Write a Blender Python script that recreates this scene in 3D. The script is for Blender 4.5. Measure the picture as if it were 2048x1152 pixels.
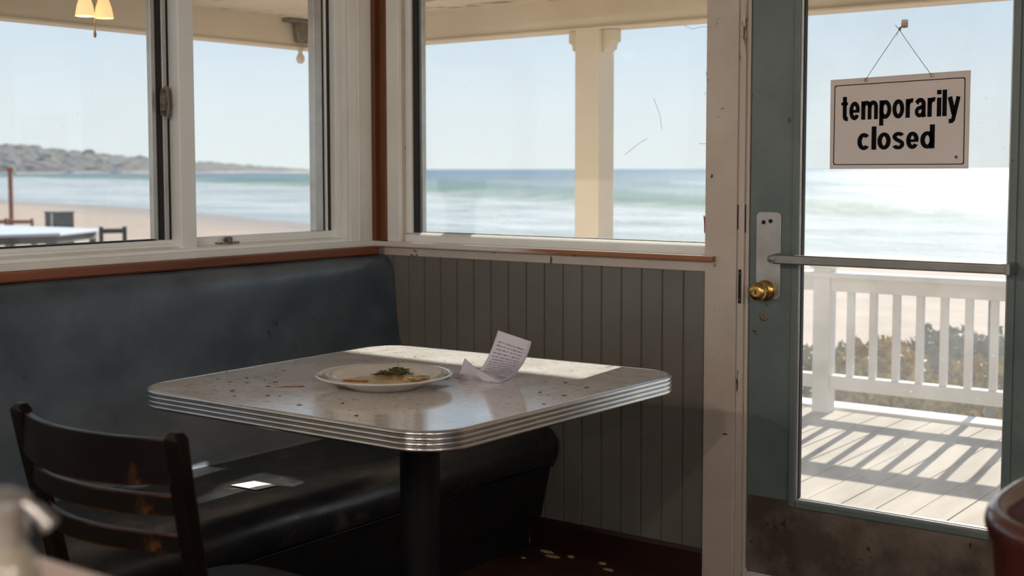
import bpy, bmesh, math, random
from mathutils import Vector, Matrix, noise
random.seed(7)
C = bpy.context.scene.collection
for o in list(bpy.data.objects): bpy.data.objects.remove(o)
scene = bpy.context.scene
PI = math.pi

# ---------------------------------------------------------------- camera
cam_d = bpy.data.cameras.new('camera'); cam = bpy.data.objects.new('camera', cam_d); C.objects.link(cam)
r_ = Vector((0.79960804, 0.60052147, -0.00096905)); f_ = Vector((-0.59905711, 0.79754348, -0.0710984)); u_ = Vector((-0.04192325, 0.05743137, 0.99746884))
cam.matrix_world = Matrix(((r_.x, u_.x, -f_.x, 0), (r_.y, u_.y, -f_.y, 0), (r_.z, u_.z, -f_.z, 1.32), (0, 0, 0, 1)))
cam_d.sensor_width = 36; cam_d.lens = 45.35; cam_d.shift_y = -0.0263
cam_d.clip_start = .05; cam_d.clip_end = 30000
cam_d.dof.use_dof = True; cam_d.dof.focus_distance = 3.7; cam_d.dof.aperture_fstop = 4.0
scene.camera = cam
# ---------------------------------------------------------------- view, sky, sun
scene.view_settings.view_transform = 'Standard'; scene.view_settings.look = 'None'
scene.view_settings.gamma = 1; scene.view_settings.use_curve_mapping = False
scene.view_settings.exposure = 0.22
scene.cycles.caustics_reflective = False; scene.cycles.caustics_refractive = False
SKY = 1.0; SUN = 10.5; SUN_EL = 29.2; SUN_AZ = -6.5
w = bpy.data.worlds.new('sky'); scene.world = w; w.use_nodes = True
nt = w.node_tree; nt.nodes.clear()
tc = nt.nodes.new('ShaderNodeTexCoord'); sx = nt.nodes.new('ShaderNodeSeparateXYZ'); rp = nt.nodes.new('ShaderNodeValToRGB')
bg = nt.nodes.new('ShaderNodeBackground'); wo = nt.nodes.new('ShaderNodeOutputWorld')
nt.links.new(tc.outputs['Generated'], sx.inputs[0]); nt.links.new(sx.outputs['Z'], rp.inputs[0])
nt.links.new(rp.outputs[0], bg.inputs[0]); nt.links.new(bg.outputs[0], wo.inputs[0]); bg.inputs[1].default_value = SKY
e = rp.color_ramp.elements
e[0].position = 0.0; e[0].color = (.76, .80, .82, 1); e[1].position = 1.0; e[1].color = (.22, .38, .72, 1)
for p, c in ((.05, (.72, .78, .83, 1)), (.15, (.55, .68, .84, 1)), (.45, (.36, .53, .80, 1))):
    x = e.new(p); x.color = c
sd = bpy.data.lights.new('sun', 'SUN'); so = bpy.data.objects.new('sun', sd); C.objects.link(so)
sd.energy = SUN; sd.angle = math.radians(.6); sd.color = (1.0, .955, .89)
el = math.radians(SUN_EL); az = math.radians(SUN_AZ)
tosun = Vector((math.sin(az)*math.cos(el), math.cos(az)*math.cos(el), math.sin(el)))
so.rotation_euler = tosun.to_track_quat('Z', 'Y').to_euler(); so.location = (-2, 12, 9)

# ---------------------------------------------------------------- helpers
def world_loc(o):
    v = Vector((0, 0, 0))
    while o: v += o.location; o = o.parent
    return v
def obj(name, bm, m, parent=None, smooth=None, bevel=0, seg=2):
    """bm holds world coordinates; the object's origin goes to the base of its bounds"""
    bm.normal_update()
    xs = [v.co for v in bm.verts]
    lo = Vector([min(c[i] for c in xs) for i in range(3)]); hi = Vector([max(c[i] for c in xs) for i in range(3)])
    org = Vector(((lo.x+hi.x)/2, (lo.y+hi.y)/2, lo.z))
    bmesh.ops.translate(bm, verts=bm.verts, vec=-org)
    me = bpy.data.meshes.new(name); bm.to_mesh(me); bm.free()
    if smooth is not None:
        me.polygons.foreach_set('use_smooth', [True]*len(me.polygons))
        if smooth < 180:
            try: me.set_sharp_from_angle(angle=math.radians(smooth))
            except Exception: pass
    o = bpy.data.objects.new(name, me); C.objects.link(o)
    if m: me.materials.append(m)
    if parent: o.parent = parent; o.location = org - world_loc(parent)
    else: o.location = org
    if bevel:
        md = o.modifiers.new('bevel', 'BEVEL'); md.width = bevel; md.segments = seg; md.limit_method = 'ANGLE'; md.angle_limit = math.radians(40)
        if smooth is None:
            me.polygons.foreach_set('use_smooth', [True]*len(me.polygons)); md.harden_normals = True
    return o
def tag(o, label=None, cat=None, group=None, kind=None):
    if label: o['label'] = label
    if cat: o['category'] = cat
    if group: o['group'] = group
    if kind: o['kind'] = kind
    return o
def empty(name, loc, label=None, cat=None, group=None, kind=None):
    o = bpy.data.objects.new(name, None); C.objects.link(o); o.location = loc; o.empty_display_size = .05
    return tag(o, label, cat, group, kind)
def copy_tree(o, parent=None):
    c = o.copy(); C.objects.link(c); c.parent = parent
    for ch in list(o.children): copy_tree(ch, c)
    return c
def B(): return bmesh.new()
def abox(bm, x0, x1, y0, y1, z0, z1):
    vs = [bm.verts.new((x, y, z)) for z in (z0, z1) for y in (y0, y1) for x in (x0, x1)]
    for f in ((0, 2, 3, 1), (4, 5, 7, 6), (0, 1, 5, 4), (2, 6, 7, 3), (0, 4, 6, 2), (1, 3, 7, 5)): bm.faces.new([vs[i] for i in f])
    return bm
def box(*a): return abox(B(), *a)
def loft(bm, rings, close=True, cap=True):
    rs = [[bm.verts.new(p) for p in r] for r in rings]
    n = len(rs[0])
    for a, b in zip(rs, rs[1:]):
        for i in range(n if close else n-1):
            j = (i+1) % n
            bm.faces.new((a[i], a[j], b[j], b[i]))
    if cap and close:
        bm.faces.new(rs[0][::-1]); bm.faces.new(rs[-1])
    bmesh.ops.recalc_face_normals(bm, faces=bm.faces)
    return bm
def lathe(bm, prof, c, n=32, axis='Z', cap=True):
    """prof = (radius, height) pairs round an axis through c"""
    rings = []
    for r, h in prof:
        ring = []
        for i in range(n):
            a = 2*PI*i/n; x, y = r*math.cos(a), r*math.sin(a)
            p = {'Z': (x, y, h), 'Y': (x, h, y), 'X': (h, x, y)}[axis]
            ring.append((c[0]+p[0], c[1]+p[1], c[2]+p[2]))
        rings.append(ring)
    return loft(bm, rings, True, cap)
def tube(bm, pts, r, n=8):
    pts = [Vector(p) for p in pts]; rings = []
    for i, p in enumerate(pts):
        d = (pts[min(i+1, len(pts)-1)]-pts[max(i-1, 0)]).normalized()
        up = Vector((0, 0, 1)) if abs(d.z) < .95 else Vector((1, 0, 0))
        a = d.cross(up).normalized(); b = a.cross(d)
        rr = r[i] if isinstance(r, (list, tuple)) else r
        rings.append([p+a*rr*math.cos(2*PI*k/n)+b*rr*math.sin(2*PI*k/n) for k in range(n)])
    return loft(bm, rings)
def prism(bm, poly, a, b, axis='Y'):
    """poly in the plane across the axis, pulled from a to b"""
    if axis == 'Y': R = [[(p[0], t, p[1]) for p in poly] for t in (a, b)]
    if axis == 'X': R = [[(t, p[0], p[1]) for p in poly] for t in (a, b)]
    if axis == 'Z': R = [[(p[0], p[1], t) for p in poly] for t in (a, b)]
    return loft(bm, R)

# ---------------------------------------------------------------- materials
def node(nt, t, **k):
    n = nt.nodes.new(t)
    for a, v in k.items(): setattr(n, a, v)
    return n
def ramp(nt, src, stops):
    r = nt.nodes.new('ShaderNodeValToRGB'); nt.links.new(src, r.inputs[0]); el = r.color_ramp.elements
    el[0].position, el[0].color = stops[0][0], tuple(stops[0][1])+(1,)
    el[1].position, el[1].color = stops[-1][0], tuple(stops[-1][1])+(1,)
    for p, c in stops[1:-1]:
        x = el.new(p); x.color = tuple(c)+(1,)
    return r.outputs[0]
def noi(nt, vec, scale, detail=4, rough=.6, dist=0):
    n = nt.nodes.new('ShaderNodeTexNoise'); n.inputs['Scale'].default_value = scale; n.inputs['Detail'].default_value = detail
    n.inputs['Roughness'].default_value = rough; n.inputs['Distortion'].default_value = dist
    if vec is not None: nt.links.new(vec, n.inputs['Vector'])
    return n.outputs['Fac']
def mixc(nt, fac, a, b):
    m = nt.nodes.new('ShaderNodeMix'); m.data_type = 'RGBA'
    for i, v in ((0, fac), (6, a), (7, b)):
        if hasattr(v, 'is_linked') or hasattr(v, 'links'): nt.links.new(v, m.inputs[i])
        else: m.inputs[i].default_value = v if i == 0 else tuple(v)+((1,) if len(v) == 3 else ())
    return m.outputs[2]
def mth(nt, op, a, b=0.0, clamp=False):
    m = nt.nodes.new('ShaderNodeMath'); m.operation = op; m.use_clamp = clamp
    for i, v in ((0, a), (1, b)):
        if hasattr(v, 'links'): nt.links.new(v, m.inputs[i])
        else: m.inputs[i].default_value = v
    return m.outputs[0]
def coords(nt, scale=(1, 1, 1), kind='Object'):
    tc = nt.nodes.new('ShaderNodeTexCoord'); mp = nt.nodes.new('ShaderNodeMapping'); nt.links.new(tc.outputs[kind], mp.inputs[0])
    mp.inputs['Scale'].default_value = scale; return mp.outputs[0]
def pm(name, col, col2=None, scale=6, rough=.5, rough2=None, metal=0, bump=0, bscale=60, stretch=(1, 1, 1), spots=None, spot_scale=14, spot_at=.68, spot_w=.03, coat=0, spec=.5, lo=.35, hi=.65):
    """principled surface: two tones in noise, optional paint chips or stains, bump and roughness variation"""
    m = bpy.data.materials.new(name); m.use_nodes = True; nt = m.node_tree; p = nt.nodes['Principled BSDF']
    v = coords(nt, stretch); n = noi(nt, v, scale, 5, .62)
    c = ramp(nt, n, [(lo, col), (hi, col2 or col)])
    if spots:
        s = ramp(nt, noi(nt, v, spot_scale, 6, .6, .4), [(spot_at, (0, 0, 0)), (spot_at+spot_w, (1, 1, 1))])
        c = mixc(nt, s, c, spots)
    nt.links.new(c, p.inputs['Base Color'])
    p.inputs['Metallic'].default_value = metal; p.inputs['Coat Weight'].default_value = coat; p.inputs['Coat Roughness'].default_value = .05 if coat > .3 else .35; p.inputs['Specular IOR Level'].default_value = spec
    if rough2 is not None:
        rr = ramp(nt, noi(nt, v, scale*2.3, 5, .7), [(.3, (rough,)*3), (.7, (rough2,)*3)]); nt.links.new(rr, p.inputs['Roughness'])
    else: p.inputs['Roughness'].default_value = rough
    if bump:
        b = nt.nodes.new('ShaderNodeBump'); b.inputs['Strength'].default_value = bump; b.inputs['Distance'].default_value = .004
        nt.links.new(noi(nt, v, bscale, 4), b.inputs['Height']); nt.links.new(b.outputs[0], p.inputs['Normal'])
    return m
def glass_mat(name, dust, dust2, scale=3, blotch=.25, tint=(.97, .99, .98)):
    """window pane: clear sheet with a Fresnel reflection and a film of salt and dust that scatters light"""
    m = bpy.data.materials.new(name); m.use_nodes = True; nt = m.node_tree; nt.nodes.clear()
    out = node(nt, 'ShaderNodeOutputMaterial'); tr = node(nt, 'ShaderNodeBsdfTransparent'); tr.inputs[0].default_value = tint+(1,)
    gl = node(nt, 'ShaderNodeBsdfGlossy'); gl.inputs['Roughness'].default_value = .0
    fr = node(nt, 'ShaderNodeFresnel'); fr.inputs[0].default_value = 1.5
    ge = node(nt, 'ShaderNodeNewGeometry')   # the Fresnel term belongs to the outer faces only (no inner total reflection)
    fac_ = mth(nt, 'MULTIPLY', fr.outputs[0], mth(nt, 'SUBTRACT', 1.0, ge.outputs['Backfacing']))
    m1 = node(nt, 'ShaderNodeMixShader'); nt.links.new(fac_, m1.inputs[0]); nt.links.new(tr.outputs[0], m1.inputs[1]); nt.links.new(gl.outputs[0], m1.inputs[2])
    di = node(nt, 'ShaderNodeBsdfDiffuse'); di.inputs[0].default_value = (.8, .8, .78, 1)
    tl = node(nt, 'ShaderNodeBsdfTranslucent'); tl.inputs[0].default_value = (.85, .85, .83, 1)
    md = node(nt, 'ShaderNodeMixShader'); md.inputs[0].default_value = .6; nt.links.new(di.outputs[0], md.inputs[1]); nt.links.new(tl.outputs[0], md.inputs[2])
    v = coords(nt)
    f = ramp(nt, noi(nt, v, scale, 6, .65, .3), [(.3, (dust,)*3), (.75, (dust2,)*3)])
    sp = ramp(nt, noi(nt, v, 55, 3, .5), [(.70, (0, 0, 0)), (.78, (blotch,)*3)])
    area = ramp(nt, noi(nt, v, 2.2, 2, .5), [(.45, (0, 0, 0)), (.62, (1, 1, 1))])
    f = mth(nt, 'ADD', f, mth(nt, 'MULTIPLY', sp, area), True)
    m2 = node(nt, 'ShaderNodeMixShader'); nt.links.new(f, m2.inputs[0]); nt.links.new(m1.outputs[0], m2.inputs[1]); nt.links.new(md.outputs[0], m2.inputs[2])
    nt.links.new(m2.outputs[0], out.inputs[0]); return m
M = {}
M['cream'] = pm('painted_cream', (.76, .74, .68), (.85, .83, .78), 3, .45, bump=.15, spots=(.16, .11, .07), spot_scale=24, spot_at=.715)
M['cream_worn'] = pm('painted_cream_worn', (.52, .43, .35), (.64, .55, .47), 2.2, .5, bump=.25, spots=(.10, .06, .035), spot_scale=17, spot_at=.665, spot_w=.02)
M['white_frame'] = pm('white_frame', (.80, .80, .77), (.88, .88, .85), 4, .4, bump=.1, spots=(.2, .16, .11), spot_scale=40, spot_at=.74)
M['alu'] = pm('grey_aluminium', (.42, .42, .40), (.55, .55, .54), 8, .35, metal=.6)
M['rubber'] = pm('black_gasket', (.015, .015, .015), None, 5, .6)
M['wood_red'] = pm('red_brown_wood', (.13, .035, .012), (.27, .085, .03), 5, .38, stretch=(1, .15, 4), bump=.1, spots=(.42, .25, .17), spot_scale=12, spot_at=.66, spot_w=.08)
M['wood_corner'] = pm('corner_wood', (.11, .035, .01), (.20, .065, .022), 6, .5, stretch=(6, 6, .3), bump=.1)
M['sill_wood'] = pm('sill_wood', (.40, .20, .11), (.62, .50, .42), 2.0, .45, stretch=(1, 3, 3), bump=.15, spots=(.20, .07, .025), spot_scale=7, spot_at=.60, spot_w=.1)
M['bead'] = pm('grey_green_boards', (.150, .135, .110), (.185, .172, .145), 3, .42, bump=.12, spots=(.04, .035, .025), spot_scale=20, spot_at=.71)
M['base_red'] = pm('oxblood_skirting', (.020, .005, .004), (.034, .009, .006), 5, .4)
M['wall'] = pm('wall_paint', (.50, .44, .36), (.58, .52, .44), 2, .7)
M['ceil'] = pm('ceiling_paint', (.62, .58, .50), (.68, .64, .57), 2, .8)
M['floor'] = pm('floor_tiles', (.030, .010, .007), (.055, .020, .013), 4, .35, .6, bump=.2)
M['teal'] = pm('teal_door_paint', (.11, .145, .135), (.17, .205, .195), 3, .42, bump=.12, spots=(.05, .04, .03), spot_scale=16, spot_at=.69, spot_w=.05)
M['kick'] = pm('worn_door_foot', (.075, .055, .038), (.24, .19, .155), 2.6, .5, bump=.2, spots=(.03, .02, .012), spot_scale=22, spot_at=.655, spot_w=.02, lo=.42, hi=.60)
M['leather_blue'] = pm('teal_vinyl', (.034, .058, .076), (.085, .108, .135), 4, .26, .42, bump=.16, bscale=28, spots=(.012, .014, .015), spot_scale=9, spot_at=.68, spec=.8)
M['leather_black'] = pm('black_vinyl', (.007, .009, .011), (.016, .016, .016), 5, .24, .44, bump=.17, bscale=24, spots=(.065, .045, .03), spot_scale=9, spot_at=.57, spot_w=.12, spec=.8)
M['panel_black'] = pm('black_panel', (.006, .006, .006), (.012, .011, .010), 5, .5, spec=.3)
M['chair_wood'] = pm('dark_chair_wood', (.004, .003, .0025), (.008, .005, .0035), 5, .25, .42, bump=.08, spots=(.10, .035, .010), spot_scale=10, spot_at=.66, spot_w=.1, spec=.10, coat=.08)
nt = M['chair_wood'].node_tree; p = nt.nodes['Principled BSDF']; ge = nt.nodes.new('ShaderNodeNewGeometry')   # varnish rubbed through along the arrises
bv = nt.nodes.new('ShaderNodeBevel'); bv.samples = 4; bv.inputs['Radius'].default_value = .006
dt = nt.nodes.new('ShaderNodeVectorMath'); dt.operation = 'DOT_PRODUCT'; nt.links.new(bv.outputs[0], dt.inputs[0]); nt.links.new(ge.outputs['Normal'], dt.inputs[1])
old = p.inputs['Base Color'].links[0].from_socket
ed = ramp(nt, mth(nt, 'SUBTRACT', 1.0, dt.outputs['Value']), [(.03, (0, 0, 0)), (.12, (1, 1, 1))])
pt_ = ramp(nt, noi(nt, coords(nt), 16, 5), [(.44, (0, 0, 0)), (.60, (1, 1, 1))])
nt.links.new(mixc(nt, mth(nt, 'MULTIPLY', ed, pt_), old, (.20, .065, .018)), p.inputs['Base Color'])
M['chair_brown'] = pm('brown_chair_shell', (.05, .013, .009), (.09, .025, .017), 5, .2, coat=.5)
M['steel_black'] = pm('black_column', (.006, .006, .007), (.01, .01, .01), 6, .3, .45, spec=.35)
M['chrome'] = pm('ribbed_aluminium', (.66, .65, .63), (.74, .73, .71), 9, .22, metal=1)
M['steel'] = pm('brushed_steel', (.42, .40, .38), (.55, .53, .51), 9, .28, .45, metal=.85, spots=(.3, .24, .18), spot_at=.7)
M['bar'] = pm('bar_metal', (.30, .29, .27), (.38, .37, .35), 9, .35, metal=.85)
M['brass'] = pm('brass', (.52, .32, .10), (.62, .40, .15), 12, .2, .35, metal=1)
M['rust'] = pm('old_metal', (.10, .085, .065), (.28, .25, .20), 30, .6, metal=.3)
M['dark_hole'] = pm('dark_slot', (.012, .010, .008), None, 5, .8)
M['porcelain'] = pm('cream_porcelain', (.62, .56, .50), (.68, .62, .56), 3, .12, coat=.4)
M['porch'] = pm('porch_paint', (.66, .57, .44), (.74, .66, .53), 1.2, .6, spots=(.42, .34, .24), spot_scale=2.2, spot_at=.64, spot_w=.06)
M['rail_white'] = pm('white_rail_paint', (.50, .48, .46), (.58, .56, .54), 3, .8, spec=.1)
M['green'] = pm('patio_green', (.012, .025, .025), None, 3, .5)
M['patio_red'] = pm('patio_red_wood', (.22, .08, .05), (.3, .12, .08), 3, .5)
M['patio_white'] = pm('patio_table_white', (.42, .43, .46), None, 3, .7, spec=.1)
M['grey_bin'] = pm('grey_bin', (.07, .07, .068), (.10, .10, .095), 6, .7)
M['counter'] = pm('pale_counter', (.42, .32, .27), (.50, .39, .34), 3, .35)
M['clear'] = glass_mat('pane_sea_window', .01, .04, 3, .2)
M['clear_left'] = glass_mat('pane_slider', .01, .04, 2, .12)
M['clear_door'] = glass_mat('pane_door', .02, .10, 2.4, .5)
def emis(name, col, s):
    m = bpy.data.materials.new(name); m.use_nodes = True; p = m.node_tree.nodes['Principled BSDF']
    p.inputs['Base Color'].default_value = (.8, .7, .55, 1); p.inputs['Emission Color'].default_value = col+(1,); p.inputs['Emission Strength'].default_value = s
    return m

# ================================================================= INTERIOR SHELL
XL, YB, ZF, ZC = -3.507, 3.783, -.06, 2.62
XR, YF = 3.2, -3.4
def S(name, bm, m, label=None, parent=None, **k):
    o = obj(name, bm, m, parent, **k)
    if parent is None: tag(o, label, 'room', None, 'structure')
    return o
# floor of dark red tiles with real joints
bm = B(); abox(bm, XL-.2, XR+.2, YF-.2, YB+.02, ZF-.12, ZF-.002)
t = .30
ix = 0
x = XL
while x < XR:
    y = YB-.0
    while y > YF:
        abox(bm, x+.0015, min(x+t-.0015, XR), max(y-t+.0015, YF), y-.0015, ZF-.004, ZF); y -= t
    x += t
S('floor', bm, M['floor'], 'dark red-brown tiled dining room floor littered with chips')
S('ceiling', box(XL-.2, XR+.2, YF-.2, YB+.2, ZC, ZC+.1), M['ceil'], 'plain cream ceiling over the dining room')
TH = .13   # wall thickness
# left wall with slider opening  Y 1.2..3.61, z 1.03..2.05
bm = B(); abox(bm, XL-TH, XL, YF, YB+TH, ZF, 1.018); abox(bm, XL-TH, XL, YF, YB+TH, 2.06, ZC)
abox(bm, XL-TH, XL, 3.61, YB+TH, 1.018, 2.06); abox(bm, XL-TH, XL, YF, 1.15, 1.018, 2.06)
S('wall_left', bm, M['cream'], 'cream wall behind the long booth, holding the sliding window')
# back wall: picture window X -3.375..-2.035, door X -1.88..-.90
bm = B(); abox(bm, XL, -3.375, YB, YB+TH, ZF, ZC); abox(bm, -3.375, -2.035, YB, YB+TH, ZF, 1.034); abox(bm, -3.375, -2.035, YB, YB+TH, 2.06, ZC)
abox(bm, -2.035, -1.90, YB, YB+TH, ZF, ZC); abox(bm, -1.90, -.89, YB, YB+TH, 2.07, ZC); abox(bm, -.89, XR, YB, YB+TH, ZF, ZC)
S('wall_back', bm, M['cream_worn'], 'cream wall facing the sea with picture window and glazed door')
# right and front walls with big window openings (daylight from the rest of the restaurant)
bm = B(); abox(bm, XR, XR+TH, YF, YB+TH, ZF, .8); abox(bm, XR, XR+TH, YF, YB+TH, 2.3, ZC)
for a, b in ((YF, -2.8), (-.6, 0), (2.4, YB)): abox(bm, XR, XR+TH, a, b, .8, 2.3)
S('wall_right', bm, M['wall'], 'cream side wall with wide windows, far right of the room')
bm = B(); abox(bm, XL-TH, XR+TH, YF-TH, YF, ZF, .8); abox(bm, XL-TH, XR+TH, YF-TH, YF, 2.3, ZC)
for a, b in ((XL-TH, -2.9), (-.5, .1), (2.6, XR+TH)): abox(bm, a, b, YF-TH, YF, .8, 2.3)
S('wall_front', bm, M['wall'], 'cream street-side wall with wide windows')

# trims --------------------------------------------------------------
bm = B()
prism(bm, [(XL, .986), (-3.463, .986), (-3.458, .992), (-3.458, 1.014), (-3.463, 1.0175), (XL, 1.0175)], YF, 3.735)
S('trim_1', bm, M['wood_red'], 'red-brown worn wooden rail under the sliding window')
S('trim_2', box(XL, -3.487, YF, YB, 1.018, 1.040), M['cream'], 'white ledge strip above the red-brown rail', bevel=.002)
bm = B(); abox(bm, XL, XL+.012, 3.615, 3.655, 1.04, 2.12); abox(bm, XL, XL+.020, 3.655, 3.664, 1.04, 2.12); abox(bm, XL, XL+.014, 3.668, 3.735, 1.04, 2.12)
S('trim_3', bm, M['cream'], 'stepped cream casing right of the sliding window', bevel=.002)
bm = B(); abox(bm, XL, -3.478, 3.735, YB, 1.04, ZC); abox(bm, -3.478, -3.441, 3.758, YB, 1.04, ZC)
S('trim_4', bm, M['wood_corner'], 'dark brown wooden corner post strip between both windows', bevel=.003)
S('trim_5', box(-3.441, -3.375, 3.762, YB, 1.036, 2.12), M['cream'], 'white casing left of the picture window', bevel=.004)
bm = prism(B(), [(3.742, 1.018), (3.740, 1.022), (3.740, 1.032), (3.744, 1.037), (3.86, 1.037), (3.86, 1.018)], -3.487, -1.995, 'X')
nt = M['sill_wood'].node_tree; p = nt.nodes['Principled BSDF']; old = p.inputs['Base Color'].links[0].from_socket
tcs = nt.nodes.new('ShaderNodeTexCoord'); sps = nt.nodes.new('ShaderNodeSeparateXYZ'); nt.links.new(tcs.outputs['Object'], sps.inputs[0])
bare = ramp(nt, mth(nt, 'ADD', sps.outputs[0], mth(nt, 'MULTIPLY', noi(nt, coords(nt, (1, 6, 6)), 4, 5), .9)), [(.25, (0, 0, 0)), (.60, (1, 1, 1))])
frontf = mth(nt, 'LESS_THAN', sps.outputs[2], .0165)
nt.links.new(mixc(nt, mth(nt, 'MULTIPLY', bare, frontf), (.74, .64, .56), (.34, .14, .06)), p.inputs['Base Color'])
S('trim_6', bm, M['sill_wood'], 'sill board of picture window, painted left and bare wood right')
S('trim_7', box(-3.46, -2.03, 3.766, YB, .983, 1.018), M['cream_worn'], 'pale apron board under the picture window sill', bevel=.002)
# beadboard
bm = B(); gap = .0815; x = -2.036
abox(bm, -3.45, -2.034, 3.779, YB, .03, .985)
while x > -3.45:
    x0 = x-gap
    prism(bm, [(x0+.0015, 3.7785), (x0+.004, 3.7725), (x-.004, 3.7725), (x-.0015, 3.7785)], .045, .984, 'Z')
    x = x0
S('trim_8', bm, M['bead'], 'grey-green tongue and groove wainscot below the picture window')
S('baseboard_back', prism(B(), [(3.783, ZF), (3.758, ZF), (3.758, .04), (3.766, .052), (3.783, .052)], -2.74, -2.036, 'X'), M['base_red'], 'dark oxblood skirting board below the wainscot')
# door casing
bm = B(); abox(bm, -2.036, -1.921, 3.765, YB, ZF, 2.2)
S('trim_9', bm, M['cream_worn'], 'wide chipped cream casing board left of the door', bevel=.003)
bm = B(); abox(bm, -1.921, -1.898, 3.773, YB+.10, ZF, 2.10); abox(bm, -1.898, -1.886, 3.783, YB+.10, ZF, 2.09)
abox(bm, -.905, -.80, 3.768, YB, ZF, 2.2)
abox(bm, -1.886, -.905, 3.783, YB+.1, 2.055, 2.10)
M['peel'] = pm('peeling_jamb_paint', (.50, .41, .33), (.62, .53, .45), 2.5, .55, stretch=(2, 2, .22), bump=.4, spots=(.07, .045, .03), spot_scale=16, spot_at=.585, spot_w=.03)
S('trim_10', bm, M['peel'], 'narrow peeling door jamb with hinge slots', bevel=.002)
S('trim_11', box(-1.886, -.905, 3.755, 3.95, ZF, -.005), M['cream'], 'worn pale threshold strip under the door', bevel=.006)
# recessed hardware in the jamb
for (x0, x1, y, z0, z1) in ((-1.930, -1.918, 3.7715, 1.125, 1.205), (-1.905, -1.896, 3.780, 1.115, 1.205), (-1.915, -1.906, 3.7715, .885, .995)):
    bm = B(); abox(bm, x0, x1, y-.0015, y+.004, z0, z1)
    o = obj('strike_plate', bm, M['dark_hole'])
    lab = {1.125: 'dark latch slot in chipped door casing, upper left', 1.115: 'dark latch slot close beside the door edge, above the knob', .885: 'long dark latch slot in the casing beside the brass knob'}[z0]
    tag(o, lab, 'strike plate', None)
    for zz in (z0+.012, z1-.012):
        obj('screw', lathe(B(), [(.0001, 0), (.0028, .0002), (.0028, .0025)], (.5*(x0+x1), y-.0028, zz), 10, 'Y'), M['rust'], o)

# ================================================================= WINDOWS
# window_1: sliding window in the left wall
w1 = empty('window_1', (XL-.05, 2.4, 1.04), 'wide white sliding window above the booth', 'window', None, 'structure')
X0 = -3.60
bm = B()
prism(bm, [(X0, 1.018), (-3.505, 1.040), (-3.507, 1.052), (-3.545, 1.060), (-3.545, 1.068), (X0, 1.068)], 1.15, 3.61)
abox(bm, X0, -3.535, 3.575, 3.61, 1.05, 2.06); abox(bm, X0, -3.53, 1.15, 3.61, 2.03, 2.06); abox(bm, X0, -3.53, 1.15, 1.2, 1.05, 2.06)
obj('window_frame', bm, M['white_frame'], w1, bevel=.002)
obj('mullion', box(X0, -3.512, 2.815, 2.880, 1.045, 2.06), M['white_frame'], w1, bevel=.003)
# left sash
sh = obj('sash', box(-3.592, -3.560, 1.2, 2.815, 1.066, 1.082), M['white_frame'], w1, bevel=.002)
obj('sash_stile', box(-3.590, -3.568, 2.745, 2.765, 1.082, 2.03), M['alu'], w1, bevel=.002)
obj('gasket', box(-3.585, -3.562, 2.766, 2.782, 1.082, 2.03), M['rubber'], w1)
obj('sash_stile', box(-3.585, -3.556, 2.782, 2.800, 1.082, 2.03), M['alu'], w1, bevel=.002)
obj('gasket', box(-3.585, -3.565, 2.800, 2.815, 1.082, 2.03), M['rubber'], w1)
obj('gasket', box(-3.586, -3.558, 1.2, 2.745, 1.082, 1.0865), M['rubber'], w1)
obj('glass_pane', box(-3.584, -3.580, 1.2, 2.745, 1.085, 2.03), M['clear_left'], w1)
# right sash
obj('sash', box(-3.592, -3.552, 2.880, 3.575, 1.066, 1.084), M['white_frame'], w1, bevel=.002)
obj('sash_stile', box(-3.592, -3.560, 3.492, 3.532, 1.084, 2.03), M['alu'], w1, bevel=.002)
obj('gasket', box(-3.590, -3.566, 3.532, 3.546, 1.084, 2.03), M['rubber'], w1)
obj('sash_stile', box(-3.590, -3.560, 3.546, 3.556, 1.084, 2.03), M['white_frame'], w1)
obj('gasket', box(-3.590, -3.562, 3.556, 3.575, 1.084, 2.03), M['rubber'], w1)
obj('glass_pane', box(-3.584, -3.580, 2.880, 3.492, 1.084, 2.03), M['clear_left'], w1)
bm = B(); abox(bm, -3.566, -3.548, 2.776, 2.812, 1.50, 1.59); abox(bm, -3.558, -3.538, 2.770, 2.788, 1.515, 1.575); tube(bm, [(-3.545, 2.79, 1.49), (-3.535, 2.79, 1.54), (-3.545, 2.79, 1.60)], .006)
obj('latch', bm, M['rust'], w1, bevel=.002)
bm = B(); abox(bm, -3.545, -3.530, 2.985, 3.085, 1.050, 1.064); abox(bm, -3.548, -3.526, 3.03, 3.05, 1.056, 1.082); tube(bm, [(-3.54, 3.02, 1.07), (-3.53, 3.04, 1.082), (-3.535, 3.05, 1.06)], .004)
obj('latch', bm, M['rust'], w1, bevel=.0015)
# window_2: picture window
w2 = empty('window_2', (-2.7, YB+.05, 1.04), 'large fixed picture window facing the sea', 'window', None, 'structure')
bm = B()
prism(bm, [(3.795, 1.036), (3.795, 1.062), (3.815, 1.072), (3.86, 1.074), (3.86, 1.036)], -3.375, -2.035, 'X')
abox(bm, -3.375, -3.375+.030, 3.80, 3.86, 1.07, 2.06); abox(bm, -3.375, -2.035, 3.80, 3.86, 2.03, 2.06)
obj('window_frame', bm, M['white_frame'], w2, bevel=.002)
obj('gasket', box(-3.392+.047, -3.372+.045, 3.812, 3.85, 1.074, 2.03), M['rubber'], w2)
obj('sash_stile', box(-3.327, -3.310, 3.828, 3.85, 1.074, 2.03), M['alu'], w2, bevel=.002)
obj('gasket', box(-3.310, -2.035, 3.830, 3.85, 1.072, 1.0755), M['rust'], w2)
pane = obj('glass_pane', box(-3.31, -2.035, 3.838, 3.842, 1.074, 2.03), M['clear'], w2)
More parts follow.
